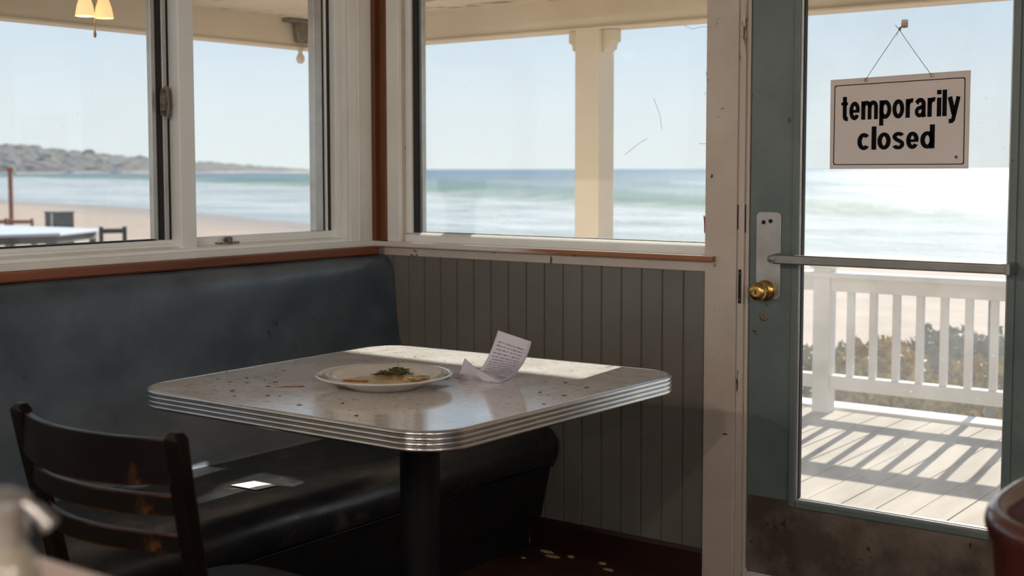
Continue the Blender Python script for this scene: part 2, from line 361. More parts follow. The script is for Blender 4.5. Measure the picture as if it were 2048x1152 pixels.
# hairline scratches on the pane (near its right side)
def PX(x, z): return (x, 3.8365, z)
for pl in (((-2.16, 1.80), (-2.13, 1.785), (-2.10, 1.79), (-2.055, 1.79), (-2.052, 1.825)), ((-2.062, 1.90), (-2.066, 1.83), (-2.07, 1.70)), ((-2.06, 1.66), (-2.075, 1.64), (-2.068, 1.585), (-2.082, 1.565)),
           ((-2.275, 1.56), (-2.25, 1.50), (-2.243, 1.455)), ((-2.39, 1.37), (-2.33, 1.41), (-2.30, 1.425)), ((-2.10, 1.405), (-2.05, 1.402))):
    obj('scratch', tube(B(), [PX(*p) for p in pl], .0006, 5), M['rust'], pane)
obj('dried_insect', tube(B(), [PX(-2.078, 1.165), PX(-2.072, 1.135), PX(-2.076, 1.105)], [.002, .005, .001], 6), M['wood_red'], pane)

# ================================================================= DOOR
d1 = empty('door_1', (-1.39, YB+.02, 0), 'teal glazed door with brass knob, push bar and hanging sign', 'door', None, 'structure')
DX0, DX1, GX0, GX1, GZ0, GZ1 = -1.880, -.910, -1.716, -1.072, .258, 1.94
bm = B()
abox(bm, DX0, GX0, YB, YB+.045, .27-.01, 2.045); abox(bm, GX1, DX1, YB, YB+.045, .26, 2.045)
abox(bm, GX0, GX1, YB, YB+.045, GZ1, 2.045)
obj('door_frame', bm, M['teal'], d1)
obj('kick_rail', box(DX0, DX1, YB, YB+.045, .003, .26), M['kick'], d1, bevel=.002)['label'] = 'scuffed brown foot of the door'
bm = B()
for s in (0, 1):
    o1, i1 = (.026, 0) if s == 0 else (.012, -.006)
def mould(x0, x1, z0, z1, y0, y1, wdt):
    b = B(); abox(b, x0-wdt, x0, y0, y1, z0-wdt, z1+wdt); abox(b, x1, x1+wdt, y0, y1, z0-wdt, z1+wdt)
    abox(b, x0, x1, y0, y1, z0-wdt, z0); abox(b, x0, x1, y0, y1, z1, z1+wdt); return b
obj('glazing_bead', mould(GX0+.004, GX1-.0, GZ0+.006, GZ1, YB-.010, YB+.002, .022), M['teal'], d1, bevel=.004)
obj('glazing_bead', mould(GX0+.010, GX1-.004, GZ0+.012, GZ1-.006, YB-.004, YB+.012, .010), M['alu'], d1, bevel=.002)
obj('gasket', mould(GX0+.013, GX1-.006, GZ0+.014, GZ1-.008, YB+.004, YB+.022, .005), M['rubber'], d1)
dpane = obj('glass_pane', box(GX0, GX1, YB+.020, YB+.025, GZ0, GZ1), M['clear_door'], d1)
# push plate with rounded corners
def rrect(x0, x1, z0, z1, r, n=6):
    pts = []
    for cx, cz, a0 in ((x1-r, z1-r, 0), (x0+r, z1-r, 90), (x0+r, z0+r, 180), (x1-r, z0+r, 270)):
        for k in range(n+1):
            a = math.radians(a0+90*k/n); pts.append((cx+r*math.cos(a), cz+r*math.sin(a)))
    return pts
pp = obj('push_plate', prism(B(), rrect(-1.857, -1.772, .905, 1.183, .016), YB-.0045, YB+.001), M['steel'], d1, bevel=.001)
for x, z in ((-1.832, 1.150), (-1.808, 1.154)):
    obj('screw', lathe(B(), [(.0001, -.0015), (.007, -.001), (.007, .002)], (x, YB-.0045, z), 14, 'Y'), M['dark_hole'], pp)
# knob
kn = obj('door_knob', lathe(B(), [(.033, 0), (.034, -.004), (.030, -.010), (.017, -.014), (.014, -.028), (.020, -.034), (.0285, -.042), (.031, -.052), (.029, -.062), (.022, -.069), (.012, -.071), (.0001, -.0705)], (-1.823, YB-.004, .931), 36, 'Y'), M['brass'], d1, smooth=50)
kh = obj('keyway', box(-1.8245, -1.8215, YB-.0765, YB-.072, .925, .937), M['dark_hole'], kn)
bm = lathe(B(), [(.0001, -.002), (.010, -.003), (.015, -.001), (.018, .002)], (-1.829, YB-.001, .848), 14, 'Y')
for v in bm.verts: v.co.x += random.uniform(-.003, .003); v.co.z += random.uniform(-.004, .004)
obj('old_lock_hole', bm, M['rust'], d1)
bm = lathe(B(), [(.0001, -.002), (.008, -.002), (.011, .002)], (-1.858, YB-.001, .797), 10, 'Y')
for v in bm.verts: v.co.x += random.uniform(-.003, .003); v.co.z += random.uniform(-.005, .005)
obj('old_screw_hole', bm, M['rust'], d1)
# push bar
bm = B()
prism(bm, [(YB-.083, 1.027), (YB-.083, 1.050), (YB-.079, 1.053), (YB-.066, 1.053), (YB-.066, 1.024), (YB-.079, 1.024)], -1.765, -1.049, 'X')
pb = obj('push_bar', bm, M['bar'], d1, bevel=.002)
obj('bar_bracket', tube(B(), [(-1.78, YB-.002, 1.0385), (-1.782, YB-.04, 1.0385), (-1.775, YB-.066, 1.0385), (-1.750, YB-.075, 1.0385)], [.016, .013, .0135, .0135], 12), M['steel'], pb, smooth=60)
obj('bar_bracket', box(-1.058, -1.044, YB-.084, YB+.0, 1.022, 1.055), M['bar'], pb, bevel=.003)

# ---- hanging sign
SY = 3.770
sg = empty('hanging_sign', (-1.398, SY, 1.32), 'white paper sign reading temporarily closed, hanging on string against door glass', 'sign')
M['sign'] = pm('sign_board', (.72, .65, .62), (.80, .74, .71), 5, .6, spots=(.62, .50, .46), spot_scale=7, spot_at=.62, spot_w=.15)
def see_through(m, w_, col):
    """thin sheet: part of the light behind it shows through"""
    nt = m.node_tree; p = nt.nodes['Principled BSDF']; out = [n for n in nt.nodes if n.type == 'OUTPUT_MATERIAL'][0]
    t = nt.nodes.new('ShaderNodeBsdfTranslucent'); t.inputs[0].default_value = col+(1,)
    mx = nt.nodes.new('ShaderNodeMixShader'); mx.inputs[0].default_value = w_
    nt.links.new(p.outputs[0], mx.inputs[1]); nt.links.new(t.outputs[0], mx.inputs[2]); nt.links.new(mx.outputs[0], out.inputs[0])
see_through(M['sign'], .62, (.93, .86, .82))
M['ink'] = pm('sign_ink', (.006, .006, .007), None, 5, .9, spec=.1)
L4 = [(-1.6085, 1.3194), (-1.1874, 1.3205), (-1.187, 1.6018), (-1.610, 1.5911)]
obj('board', prism(B(), L4, SY, SY+.003), M['sign'], sg)
def frame_line(q, w_):
    b = B(); n = len(q)
    cx = sum(p[0] for p in q)/n; cz = sum(p[1] for p in q)/n
    out = [b.verts.new((p[0], SY-.0007, p[1])) for p in q]
    inn = []
    for p in q:
        d = Vector((cx-p[0], cz-p[1]));
        inn.append(b.verts.new((p[0]+math.copysign(w_, d.x), SY-.0007, p[1]+math.copysign(w_, d.y))))
    for i in range(n):
        j = (i+1) % n; b.faces.new((out[i], out[j], inn[j], inn[i]))
    r = bmesh.ops.extrude_face_region(b, geom=b.faces[:]); bmesh.ops.translate(b, verts=[v for v in r['geom'] if isinstance(v, bmesh.types.BMVert)], vec=(0, .0007, 0))
    bmesh.ops.recalc_face_normals(b, faces=b.faces)
    return b
def rq(bl, br, tr, tl, r=.007, n=4):
    P = [Vector(p) for p in (bl, br, tr, tl)]; out = []
    for i, p in enumerate(P):
        a = (P[i-1]-p).normalized()*r; c = (P[(i+1) % 4]-p).normalized()*r
        for k in range(n+1):
            t_ = k/n; out.append(tuple((p+a)*(1-t_)**2 + p*2*t_*(1-t_) + (p+c)*t_**2))
    return out
obj('border_line', frame_line(rq((-1.5974, 1.3316), (-1.1991, 1.332), (-1.2007, 1.5825), (-1.5968, 1.5739)), .0026), M['ink'], sg)
def arc(cx, cy, a, b, t0, t1, n=18):
    return [(cx+a*math.cos(math.radians(t0+(t1-t0)*k/n)), cy+b*math.sin(math.radians(t0+(t1-t0)*k/n))) for k in range(n+1)]
def glyph(c):
    """strokes (path, width) of a bold grotesque letter, cap line at 1, x-height .72; returns strokes and advance width"""
    S_, R_ = .182, .168; X = .72
    h = S_/2
    if c == 'l': return [([(h, 0), (h, 1)], S_)], .165
    if c == 'i': return [([(h, 0), (h, .71)], S_), ([(h, .83), (h, 1)], S_)], .165
    if c == 't': return [([(.155, .93), (.155, .22)] + arc(.25, .16, .095, .10, 180, 275, 8)[1:] + [(.30, .065)], S_*.97), ([(0, .655), (.29, .655)], .12)], .30
    if c == 'o': return [(arc(.25, .36, .25-R_/2, .36-R_/2+.008, 0, 360, 40), R_)], .50
    if c == 'c': return [(arc(.25, .36, .25-R_/2, .36-R_/2+.008, 42, 318, 34), R_)], .48
    if c == 'e': return [(arc(.235, .36, .235-R_/2, .36-R_/2+.008, 4, 325, 34), R_*.97), ([(.08, .345), (.455, .345)], .115)], .47
    if c == 'm': return [([(h, 0), (h, .72)], S_), ([(h, .50)]+arc(.235, .48, .135, .17, 160, 0, 14)+[(.37, 0)], R_), ([(.37, .48)]+arc(.515, .48, .135, .17, 165, 0, 14)+[(.65, 0)], R_)], .735
    if c == 'r': return [([(h, 0), (h, .72)], S_), ([(h, .46)]+arc(.26, .45, .165, .205, 165, 80, 10)+[(.315, .645)], R_)], .325
    if c == 'p': return [([(h, -.26), (h, .72)], S_), (arc(.255, .36, .175, .36-R_/2+.005, 0, 360, 36), R_)], .505
    if c == 'd': return [([(.42, 0), (.42, 1)], S_), (arc(.245, .36, .17, .36-R_/2+.005, 0, 360, 36), R_)], .505
    if c == 'a': return [([(.075, .53)]+arc(.225, .50, .145, .155, 165, 0, 14)+[(.37, .12), (.40, .0)], R_), ([(.37, .42)]+[(.30, .40)]+arc(.205, .215, .125, .145, 80, 285, 16)+[(.30, .10), (.37, .20)], R_*.9)], .47
    if c == 'y': return [([(.075, .72), (.245, .06)], S_), ([(.425, .72), (.235, -.08)]+arc(.13, -.09, .10, .10, 0, -80, 8)[1:]+[(.05, -.195)], R_)], .50
    if c == 's': return [(arc(.23, .52, .15, .135, 25, 180, 14)+[(.10, .47), (.17, .40), (.29, .335), (.365, .27)]+arc(.22, .205, .15, .14, 0, -160, 14), R_*.93)], .45
def stroke(b, pts, w_, T):
    n = len(pts); L_, R2 = [], []
    closed = (Vector(pts[0])-Vector(pts[-1])).length < 1e-4
    for i in range(n):
        p = Vector(pts[i]); a = Vector(pts[i-1]) if i else (Vector(pts[-2]) if closed else p); c = Vector(pts[i+1]) if i < n-1 else (Vector(pts[1]) if closed else p)
        d1 = (p-a); d2 = (c-p); d = ((d1.normalized() if d1.length else Vector((0, 0)))+(d2.normalized() if d2.length else Vector((0, 0)))).normalized()
        nn = Vector((-d.y, d.x)); L_.append(T(p+nn*w_/2)); R2.append(T(p-nn*w_/2))
    F = SY-.0009; K = SY+.0001
    for i in range(n-1):
        q = [L_[i], R2[i], R2[i+1], L_[i+1]]
        vs = [b.verts.new((x, F, z)) for x, z in q]+[b.verts.new((x, K, z)) for x, z in q]
        for f in ((0, 1, 2, 3), (0, 3, 7, 4), (1, 5, 6, 2), (0, 4, 5, 1), (3, 2, 6, 7)): b.faces.new([vs[k] for k in f])
def words(name, s, x0, x1, zbase, zcap, tilt):
    tot = 0; pl_ = []
    for ch_ in s:
        g, wd_ = glyph(ch_); pl_.append((g, tot)); tot += wd_+.062
    tot -= .062; k = (x1-x0)/tot; kz = zcap-zbase; b = B()
    for g, off_ in pl_:
        for pts_, w_ in g: stroke(b, pts_, w_, lambda p, o=off_: (x0+(p.x+o)*k, zbase+p.y*kz+tilt*((p.x+o)/tot)))
    bmesh.ops.recalc_face_normals(b, faces=b.faces)
    return obj(name, b, M['ink'], sg)
words('lettering', 'temporarily', -1.574, -1.214, 1.4665, 1.5435, .0065)
words('lettering', 'closed', -1.521, -1.2865, 1.3765, 1.4465, .003)
for x, z in ((-1.4988, 1.5865), (-1.2977, 1.5915)):
    obj('grommet', lathe(B(), [(.0001, -.0035), (.0035, -.003), (.005, 0), (.005, .002)], (x, SY, z), 14, 'Y'), M['brass'], sg)
obj('stud', lathe(B(), [(.0001, -.002), (.004, -.0015), (.005, 0)], (-1.2225, SY, 1.3537), 14, 'Y'), M['rust'], sg)
bm = B(); tube(bm, [(-1.4988, SY-.003, 1.5865), (-1.45, SY-.002, 1.657), (-1.3972, SY-.004, 1.7300)], .0009, 6)
tube(bm, [(-1.2977, SY-.003, 1.5915), (-1.345, SY-.002, 1.655), (-1.3972, SY-.004, 1.7300)], .0009, 6)
tube(bm, [(-1.409, SY-.004, 1.744), (-1.3972, SY-.006, 1.730), (-1.404, SY-.005, 1.712)], .0009, 6)
tube(bm, [(-1.386, SY-.004, 1.740), (-1.3972, SY-.006, 1.730)], .0009, 6)
obj('string', bm, M['rust'], sg)
hk = obj('adhesive_hook', prism(B(), rrect(-1.402, -1.384, 1.738, 1.762, .004), YB+.012, YB+.020), M['sill_wood'])
tube_h = obj('hook', tube(B(), [(-1.393, YB+.014, 1.748), (-1.394, YB-.006, 1.742), (-1.396, YB-.014, 1.728), (-1.396, YB-.020, 1.736)], .0025, 8), M['sill_wood'], hk)
tag(hk, 'small tan adhesive hook on door glass holding the sign string', 'hook')

# ================================================================= BOOTH
bn = empty('booth_bench', (-3.1, 1.6, ZF), 'long built-in booth with teal vinyl back and worn black vinyl seat', 'booth')
def sprof(pts, n=4):
    """Catmull-Rom through profile points"""
    out = []; P = [pts[0]]+list(pts)+[pts[-1]]
    for i in range(1, len(P)-2):
        for k in range(n):
            t = k/n; o = []
            for d in range(2):
                a, b, c, e_ = P[i-1][d], P[i][d], P[i+1][d], P[i+2][d]
                o.append(.5*((2*b)+(c-a)*t+(2*a-5*b+4*c-e_)*t*t+(3*b-a-3*c+e_)*t**3))
            out.append(tuple(o))
    out.append(tuple(pts[-1])); return out
bp = sprof([(-3.462, .984), (-3.440, .974), (-3.418, .945), (-3.408, .89), (-3.402, .78), (-3.385, .64), (-3.33, .53), (-3.235, .44), (-3.15, .395), (-3.14, .37)]) + [(-3.50, .37), (-3.50, .984)]
def ext(poly, ys, wob=0):
    rings = []
    for y in ys:
        rings.append([(p[0]+wob*noise.noise(Vector((p[0]*6, y*4, p[1]*5))), y, p[1]+wob*.5*noise.noise(Vector((y*5, p[0]*6, 3)))) for p in poly])
    return loft(B(), rings)
ys = [-1.6+i*(3.765+1.6)/90 for i in range(91)]
obj('seat_back', ext(bp, ys, .008), M['leather_blue'], bn, smooth=50)
spf = sprof([(-3.20, .392), (-3.0, .403), (-2.82, .406), (-2.72, .402), (-2.655, .385), (-2.622, .345), (-2.622, .30), (-2.637, .262), (-2.66, .255)]) + [(-3.2, .255)]
obj('seat_cushion', ext(spf, ys, .007), M['leather_black'], bn, smooth=50)
obj('piping', tube(B(), [(-2.643, y, .253) for y in ys[::6]], .0035, 8), M['steel_black'], bn, smooth=60)
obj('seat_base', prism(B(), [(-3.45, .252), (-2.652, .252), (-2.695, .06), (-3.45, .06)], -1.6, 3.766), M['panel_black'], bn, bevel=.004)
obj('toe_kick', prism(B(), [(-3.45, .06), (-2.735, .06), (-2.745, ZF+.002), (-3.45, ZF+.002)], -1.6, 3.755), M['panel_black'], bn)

M['light_patch'] = pm('light_patch_white', (.86, .85, .83), None, 5, .7)
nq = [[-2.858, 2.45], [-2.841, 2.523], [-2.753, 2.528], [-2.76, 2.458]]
tag(obj('light_patch_sheet', prism(B(), nq, .4085, .4097, 'Z'), M['light_patch']), 'small white sheet standing for the bright light patch on the black booth seat', 'patch')  # white sheet put in for the bright light patch on the seat
# ================================================================= DINER TABLE
tb = empty('diner_table', (-2.28, 2.60, ZF), 'square diner table with speckled laminate top and ribbed metal edge', 'table')
m = bpy.data.materials.new('speckled_laminate'); m.use_nodes = True; nt = m.node_tree; p = nt.nodes['Principled BSDF']
v = coords(nt)
base = ramp(nt, noi(nt, v, 7, 6, .7), [(.3, (.64, .58, .53)), (.55, (.80, .75, .70)), (.75, (.88, .84, .80))])
fl = ramp(nt, noi(nt, coords(nt, (1, 2.4, 1)), 26, 5, .7, .8), [(.36, (1, 1, 1)), (.43, (0, 0, 0))])
base = mixc(nt, mth(nt, 'MULTIPLY', fl, .55), base, (.22, .18, .15))
fl2 = ramp(nt, noi(nt, v, 70, 2, .5), [(.70, (0, 0, 0)), (.74, (1, 1, 1))])
base = mixc(nt, fl2, base, (.12, .09, .07)); nt.links.new(base, p.inputs['Base Color'])
rr = ramp(nt, noi(nt, v, 9, 5, .7), [(.3, (.10,)*3), (.7, (.22,)*3)]); nt.links.new(rr, p.inputs['Roughness']); p.inputs['Specular IOR Level'].default_value = .9; p.inputs['Coat Weight'].default_value = .4; p.inputs['Coat Roughness'].default_value = .08
M['laminate'] = m
Q = [(-2.812, 2.076), (-1.775, 2.082), (-1.762, 3.160), (-2.846, 3.105)]
def rquad(q, r, off, n=10):
    P = [Vector(a) for a in q]; out = []
    cen = sum(P, Vector((0, 0)))/4
    for i, pt in enumerate(P):
        a = (P[i-1]-pt).normalized(); c = (P[(i+1) % 4]-pt).normalized()
        ang = a.angle(c); t = r/math.tan(ang/2); bis = (a+c).normalized(); cc = pt+bis*(r/math.sin(ang/2))
        s = pt+a*t-cc; e2 = pt+c*t-cc
        a0 = math.atan2(s.y, s.x); a1 = math.atan2(e2.y, e2.x)
        while a1 < a0: a1 += 2*PI
        if a1-a0 > PI: a1 -= 2*PI
        for k in range(n+1):
            th = a0+(a1-a0)*k/n; out.append((cc.x+(r+off)*math.cos(th), cc.y+(r+off)*math.sin(th)))
    return out
def slab(prof, q=Q, r=.115):
    return loft(B(), [[(x, y, z) for x, y in rquad(q, r, off)] for off, z in prof])
obj('table_top', slab([(-.006, .712), (-.006, .7498), (-.0075, .7506)]), M['laminate'], tb)
pr = [(-.02, .702), (-.003, .702)]
zb = .702
for k in range(4):
    h = .0118
    for j in range(6):
        a = -PI/2+PI*j/5
        pr.append((.0015+.0042*math.cos(a), zb+.0012+h*.5+(h*.5-.0010)*math.sin(a)))
    pr.append((-.0012, zb+h+.0008)); zb += h
pr += [(.0, .7508), (-.003, .7516), (-.0055, .7510), (-.0058, .7495)]
edge = slab(pr); obj('edge_band', edge, M['chrome'], tb, smooth=50)
tcx, tcy = -2.265, 2.60
obj('column', lathe(B(), [(.054, ZF+.04), (.054, .66), (.058, .668), (.058, .68)], (tcx, tcy, 0), 40), M['steel_black'], tb, smooth=40)
bm = B(); abox(bm, tcx-.28, tcx+.28, tcy-.03, tcy+.03, .68, .704); abox(bm, tcx-.03, tcx+.03, tcy-.28, tcy+.28, .68, .703)
obj('top_bracket', bm, M['steel_black'], tb, bevel=.004)
obj('sun_block_rail', box(-2.775, -2.09, 3.02, 3.05, .598, .703), M['steel_black'], tb, bevel=.003)  # added out of view to keep a strip of sun off the seat
for a in (0, 1):
    bm = B(); abox(bm, tcx-(.33 if a == 0 else .04), tcx+(.33 if a == 0 else .04), tcy-(.04 if a == 0 else .33), tcy+(.04 if a == 0 else .33), ZF+.001, ZF+.045)
    obj('foot', bm, M['steel_black'], tb, bevel=.012)

# plate -------------------------------------------------------------
pc = (-2.283, 2.480, .7516)
pl = obj('dinner_plate', lathe(B(), [(.0001, .004), (.085, .004), (.090, 0), (.096, 0), (.104, .006), (.128, .014), (.160, .0255), (.1765, .0305), (.1798, .0325), (.1798, .0352), (.176, .0360), (.160, .0315), (.135, .0215), (.120, .0130), (.100, .0095), (.05, .009), (.0001, .009)], pc, 72, cap=False), M['porcelain'], None, smooth=50)
tag(pl, 'large white dinner plate with leftover smears of food, middle of diner table', 'plate')
M['sauce'] = pm('orange_sauce', (.22, .07, .02), (.46, .24, .09), 60, .2, bump=.4)
M['cream_sauce'] = pm('cream_sauce', (.50, .34, .16), (.62, .45, .24), 25, .2, bump=.3)
M['herb'] = pm('dark_herb', (.045, .055, .012), (.13, .11, .03), 50, .45, bump=.3)
M['red_sauce'] = pm('red_sauce', (.20, .03, .012), (.32, .09, .03), 70, .2, bump=.3)
def blob(name, cx, cy, z, rx, ry, h, m, rot=0, seed=0, label=None, cat=None, rag=.35, group=None):
    bm = B(); n = 28; rings = []
    for k, (rr, hh) in enumerate(((1.0, 0), (.92, .5), (.7, .85), (.4, 1.0), (.12, 1.05))):
        ring = []
        for i in range(n):
            a = 2*PI*i/n; w_ = 1+rag*noise.noise(Vector((math.cos(a)*2.2, math.sin(a)*2.2, seed*7.3)))+rag*.6*noise.noise(Vector((math.cos(a)*6, math.sin(a)*6, seed*3.1)))
            x = rx*rr*w_*math.cos(a); y = ry*rr*w_*math.sin(a)
            ring.append((cx+x*math.cos(rot)-y*math.sin(rot), cy+x*math.sin(rot)+y*math.cos(rot), z+h*hh*(1+.5*noise.noise(Vector((x*60, y*60, seed))))))
        rings.append(ring)
    loft(bm, rings)
    o = obj(name, bm, m, None, smooth=180); 
    if label: tag(o, label, cat, group)
    return o
PZ = .7516+.0092
blob('cream_sauce', -2.33, 2.50, PZ, .098, .072, .003, M['cream_sauce'], .64, 1, 'thin pale yellow sauce pool spread over the plate', 'sauce')
blob('red_sauce', -2.352, 2.445, PZ+.001, .042, .010, .004, M['red_sauce'], .3, 2, 'small red sauce dab at the left front of the plate', 'sauce')
blob('orange_sauce', -2.245, 2.580, PZ+.001, .075, .030, .007, M['sauce'], .64, 3, 'orange-red sauce heap at the right of the plate', 'sauce')
# herb sprig: many thin curled strands
def strand_heap(name, cx, cy, z, L, W, H, n, m, rot, lab, cat, rad=.0016):
    bm = B(); rnd = random.Random(5+n)
    for i in range(n):
        a = rot+rnd.gauss(0, .35); px = rnd.gauss(0, L*.28); py = rnd.gauss(0, W*.3); l = rnd.uniform(.02, .05)
        x0 = cx+px*math.cos(rot)-py*math.sin(rot); y0 = cy+px*math.sin(rot)+py*math.cos(rot)
        z0 = z+rnd.uniform(.001, H)*max(.15, 1-abs(px)/L)
        pts = [(x0+(t-.5)*l*math.cos(a)+.004*math.sin(6*t+i), y0+(t-.5)*l*math.sin(a), z0+.004*math.sin(3*t+i)) for t in (0, .25, .5, .75, 1)]
        tube(bm, pts, [rad*.4, rad, rad*1.2, rad, rad*.3], 5)
    return tag(obj(name, bm, m, None, smooth=180), lab, cat)
strand_heap('herb_sprig', -2.335, 2.585, PZ+.001, .085, .030, .020, 90, M['herb'], .64, 'wilted dark green herb heap across the plate', 'herb')
obj_h = tag(obj('herb_stalk', tube(B(), [(-2.345, 2.60, PZ+.012), (-2.343, 2.603, PZ+.024), (-2.345, 2.605, PZ+.034)], [.001, .0007, .0004], 6), M['herb']), 'single thin stalk standing up from the herb heap', 'herb')
strand_heap('noodle_scraps', -2.238, 2.545, PZ+.004, .045, .016, .008, 16, M['cream_sauce'], .6, 'few pale noodle scraps beside the orange sauce', 'food', .0022)

# receipt -----------------------------------------------------------
rows = [((-2.0748, 2.70, .8927), (-1.9863, 2.73, .8662)), ((-2.088, 2.70, .8606), (-2.0044, 2.74, .8337)), ((-2.1027, 2.695, .8239), (-2.0279, 2.75, .8026)),
        ((-2.1176, 2.69, .7969), (-2.059, 2.77, .7791)), ((-2.1303, 2.685, .7830), (-2.093, 2.7905, .7522)), ((-2.1594, 2.69, .7931), (-2.0721, 2.7057, .7522)),
        ((-2.1886, 2.70, .8092), (-2.1209, 2.6941, .7524)), ((-2.2081, 2.70, .7639), (-2.1708, 2.72, .7522)), ((-2.30, 2.79, .7525), (-2.1884, 2.6942, .7535)), ((-2.352, 2.825, .7535), (-2.2334, 2.6993, .7522))]
bm = B(); uvl = bm.loops.layers.uv.new('UVMap'); grid = []
def cr1(a, b, c, d, t): return .5*((2*b)+(c-a)*t+(2*a-5*b+4*c-d)*t*t+(3*b-a-3*c+d)*t**3)
def crow(i, t, side):
    g = lambda k: Vector(rows[max(0, min(len(rows)-1, k))][side])
    p = cr1(g(i-1), g(i), g(i+1), g(i+2), t)
    if i >= 4: p = p.lerp(g(i).lerp(g(i+1), t), .75)   # sharp creases in the crumpled half
    return p
N = 6; uvs = {}
for i in range(len(rows)-1):
    for k in range(N + (1 if i == len(rows)-2 else 0)):
        t = k/N; a, b = crow(i, t, 0), crow(i, t, 1); row = []
        for j in range(9):
            s = j/8; p = a.lerp(b, s)
            if i >= 4: p.z += .004*noise.noise(Vector((p.x*60, p.y*60, 2))); p.z = max(p.z, .7518)
            p.z = max(p.z, .7518)
            vv = bm.verts.new(p); uvs[vv] = (s, (i+t)/9); row.append(vv)
        grid.append(row)
for a, b in zip(grid, grid[1:]):
    for j in range(8):
        f = bm.faces.new((a[j], b[j], b[j+1], a[j+1]))
        for l in f.loops: l[uvl].uv = uvs[l.vert]
m = bpy.data.materials.new('receipt_paper'); m.use_nodes = True; nt = m.node_tree; p = nt.nodes['Principled BSDF']; p.inputs['Roughness'].default_value = .75
uv = nt.nodes.new('ShaderNodeUVMap'); sep = nt.nodes.new('ShaderNodeSeparateXYZ'); nt.links.new(uv.outputs[0], sep.inputs[0])
U, V = sep.outputs[0], sep.outputs[1]
ln = mth(nt, 'LESS_THAN', mth(nt, 'FRACT', mth(nt, 'MULTIPLY', V, 33.0)), .42)
mp = nt.nodes.new('ShaderNodeMapping'); nt.links.new(uv.outputs[0], mp.inputs[0]); mp.inputs['Scale'].default_value = (26, 33, 1)
gl_ = mth(nt, 'GREATER_THAN', noi(nt, mp.outputs[0], 1.0, 3, .7), .47)
rg = mth(nt, 'MULTIPLY', mth(nt, 'GREATER_THAN', V, .085), mth(nt, 'LESS_THAN', V, .52))
edge_ = mth(nt, 'MULTIPLY', mth(nt, 'GREATER_THAN', U, .10), mth(nt, 'LESS_THAN', U, .88))
ink = mth(nt, 'MULTIPLY', mth(nt, 'MULTIPLY', ln, gl_), mth(nt, 'MULTIPLY', rg, edge_))
nt.links.new(mixc(nt, mth(nt, 'MULTIPLY', ink, .85), (.84, .80, .86), (.07, .06, .09)), p.inputs['Base Color']); see_through(m, .50, (.93, .90, .95))
rc = obj('receipt', bm, m, None, smooth=25); sm = rc.modifiers.new('thickness', 'SOLIDIFY'); sm.thickness = .0003; sm.offset = 0
tag(rc, 'crumpled white printed receipt curling up beside the plate', 'receipt')

# crumbs on the table (all alike: dark flakes scattered over the laminate)
M['crumb'] = pm('dark_crumb', (.05, .025, .012), (.10, .05, .025), 60, .7)
def flake(name, x, y, z, sx, sy, h, m, seed):
    bm = B(); ring0, ring1 = [], []
    for i in range(8):
        a = 2*PI*i/8; q = 1+.5*noise.noise(Vector((math.cos(a)*2, math.sin(a)*2, seed*5.1)))
        ring0.append((x+sx*q*math.cos(a), y+sy*q*math.sin(a), z)); ring1.append((x+sx*.7*q*math.cos(a), y+sy*.7*q*math.sin(a), z+h*(1+.4*noise.noise(Vector((a, seed, 0))))))
    return obj(name, loft(bm, [ring0, ring1]), m, None, smooth=40)
cr0 = flake('crumb', -2.805, 2.397, .7507, .006, .004, .0012, M['crumb'], 1)
tag(cr0, 'tiny dark crumb lying on the speckled table top', 'crumb', 'dark crumbs scattered on the table top')
rnd = random.Random(3)
pts = [(-2.691, 2.506), (-2.664, 2.285), (-2.619, 2.307), (-2.565, 2.358), (-2.49, 2.15), (-2.551, 2.197), (-2.428, 2.205), (-2.268, 2.162), (-2.63, 2.42), (-1.936, 2.814), (-1.848, 2.785), (-1.904, 2.652), (-1.869, 2.639), (-1.827, 2.651), (-1.80, 2.524), (-2.615, 2.365), (-2.53, 2.30), (-2.062, 2.145), (-2.575, 2.937), (-2.68, 2.36), (-2.73, 2.30), (-2.40, 2.22), (-2.20, 2.24)]
for i, (x, y) in enumerate(pts):
    c = cr0.copy(); C.objects.link(c); c.location = (x, y, .7507); c.rotation_euler.z = rnd.uniform(0, 6); s = rnd.uniform(.6, 1.5); c.scale = (s, s*rnd.uniform(.4, 1), 1)
st = blob('dried_sauce_streak', -2.477, 2.333, .7507, .034, .008, .0022, M['red_sauce'], .75, 9, 'rusty red dried sauce streak left of the plate', 'stain', .6)

# ================================================================= FLOOR LITTER
M['chip'] = pm('paint_chip', (.30, .20, .10), (.42, .30, .18), 30, .6)
chips = [(-2.60, 3.700, .034, .018, 'largest curled tan paint chip on floor near the booth end'), (-2.545, 3.735, .016, .012, 'curled tan chip touching the largest chip on the floor'), (-2.672, 3.622, .012, .008, 'small tan chip on floor closest to the booth base'),
         (-2.355, 3.690, .022, .012, 'tan chip on floor, middle of the skirting board run'), (-2.20, 3.690, .014, .009, 'tan chip on floor nearest the door casing'), (-2.65, 3.735, .030, .012, 'flat brown scrap on floor against skirting and booth'),
         (-2.41, 3.735, .018, .010, 'brown scrap on floor under the skirting board')]
for i, (x, y, sx, sy, lab) in enumerate(chips):
    tag(flake('paint_chip', x, y, ZF+.0005, sx, sy, .004, M['chip'], 20+i), lab, 'paint chip', 'paint chips on the floor')

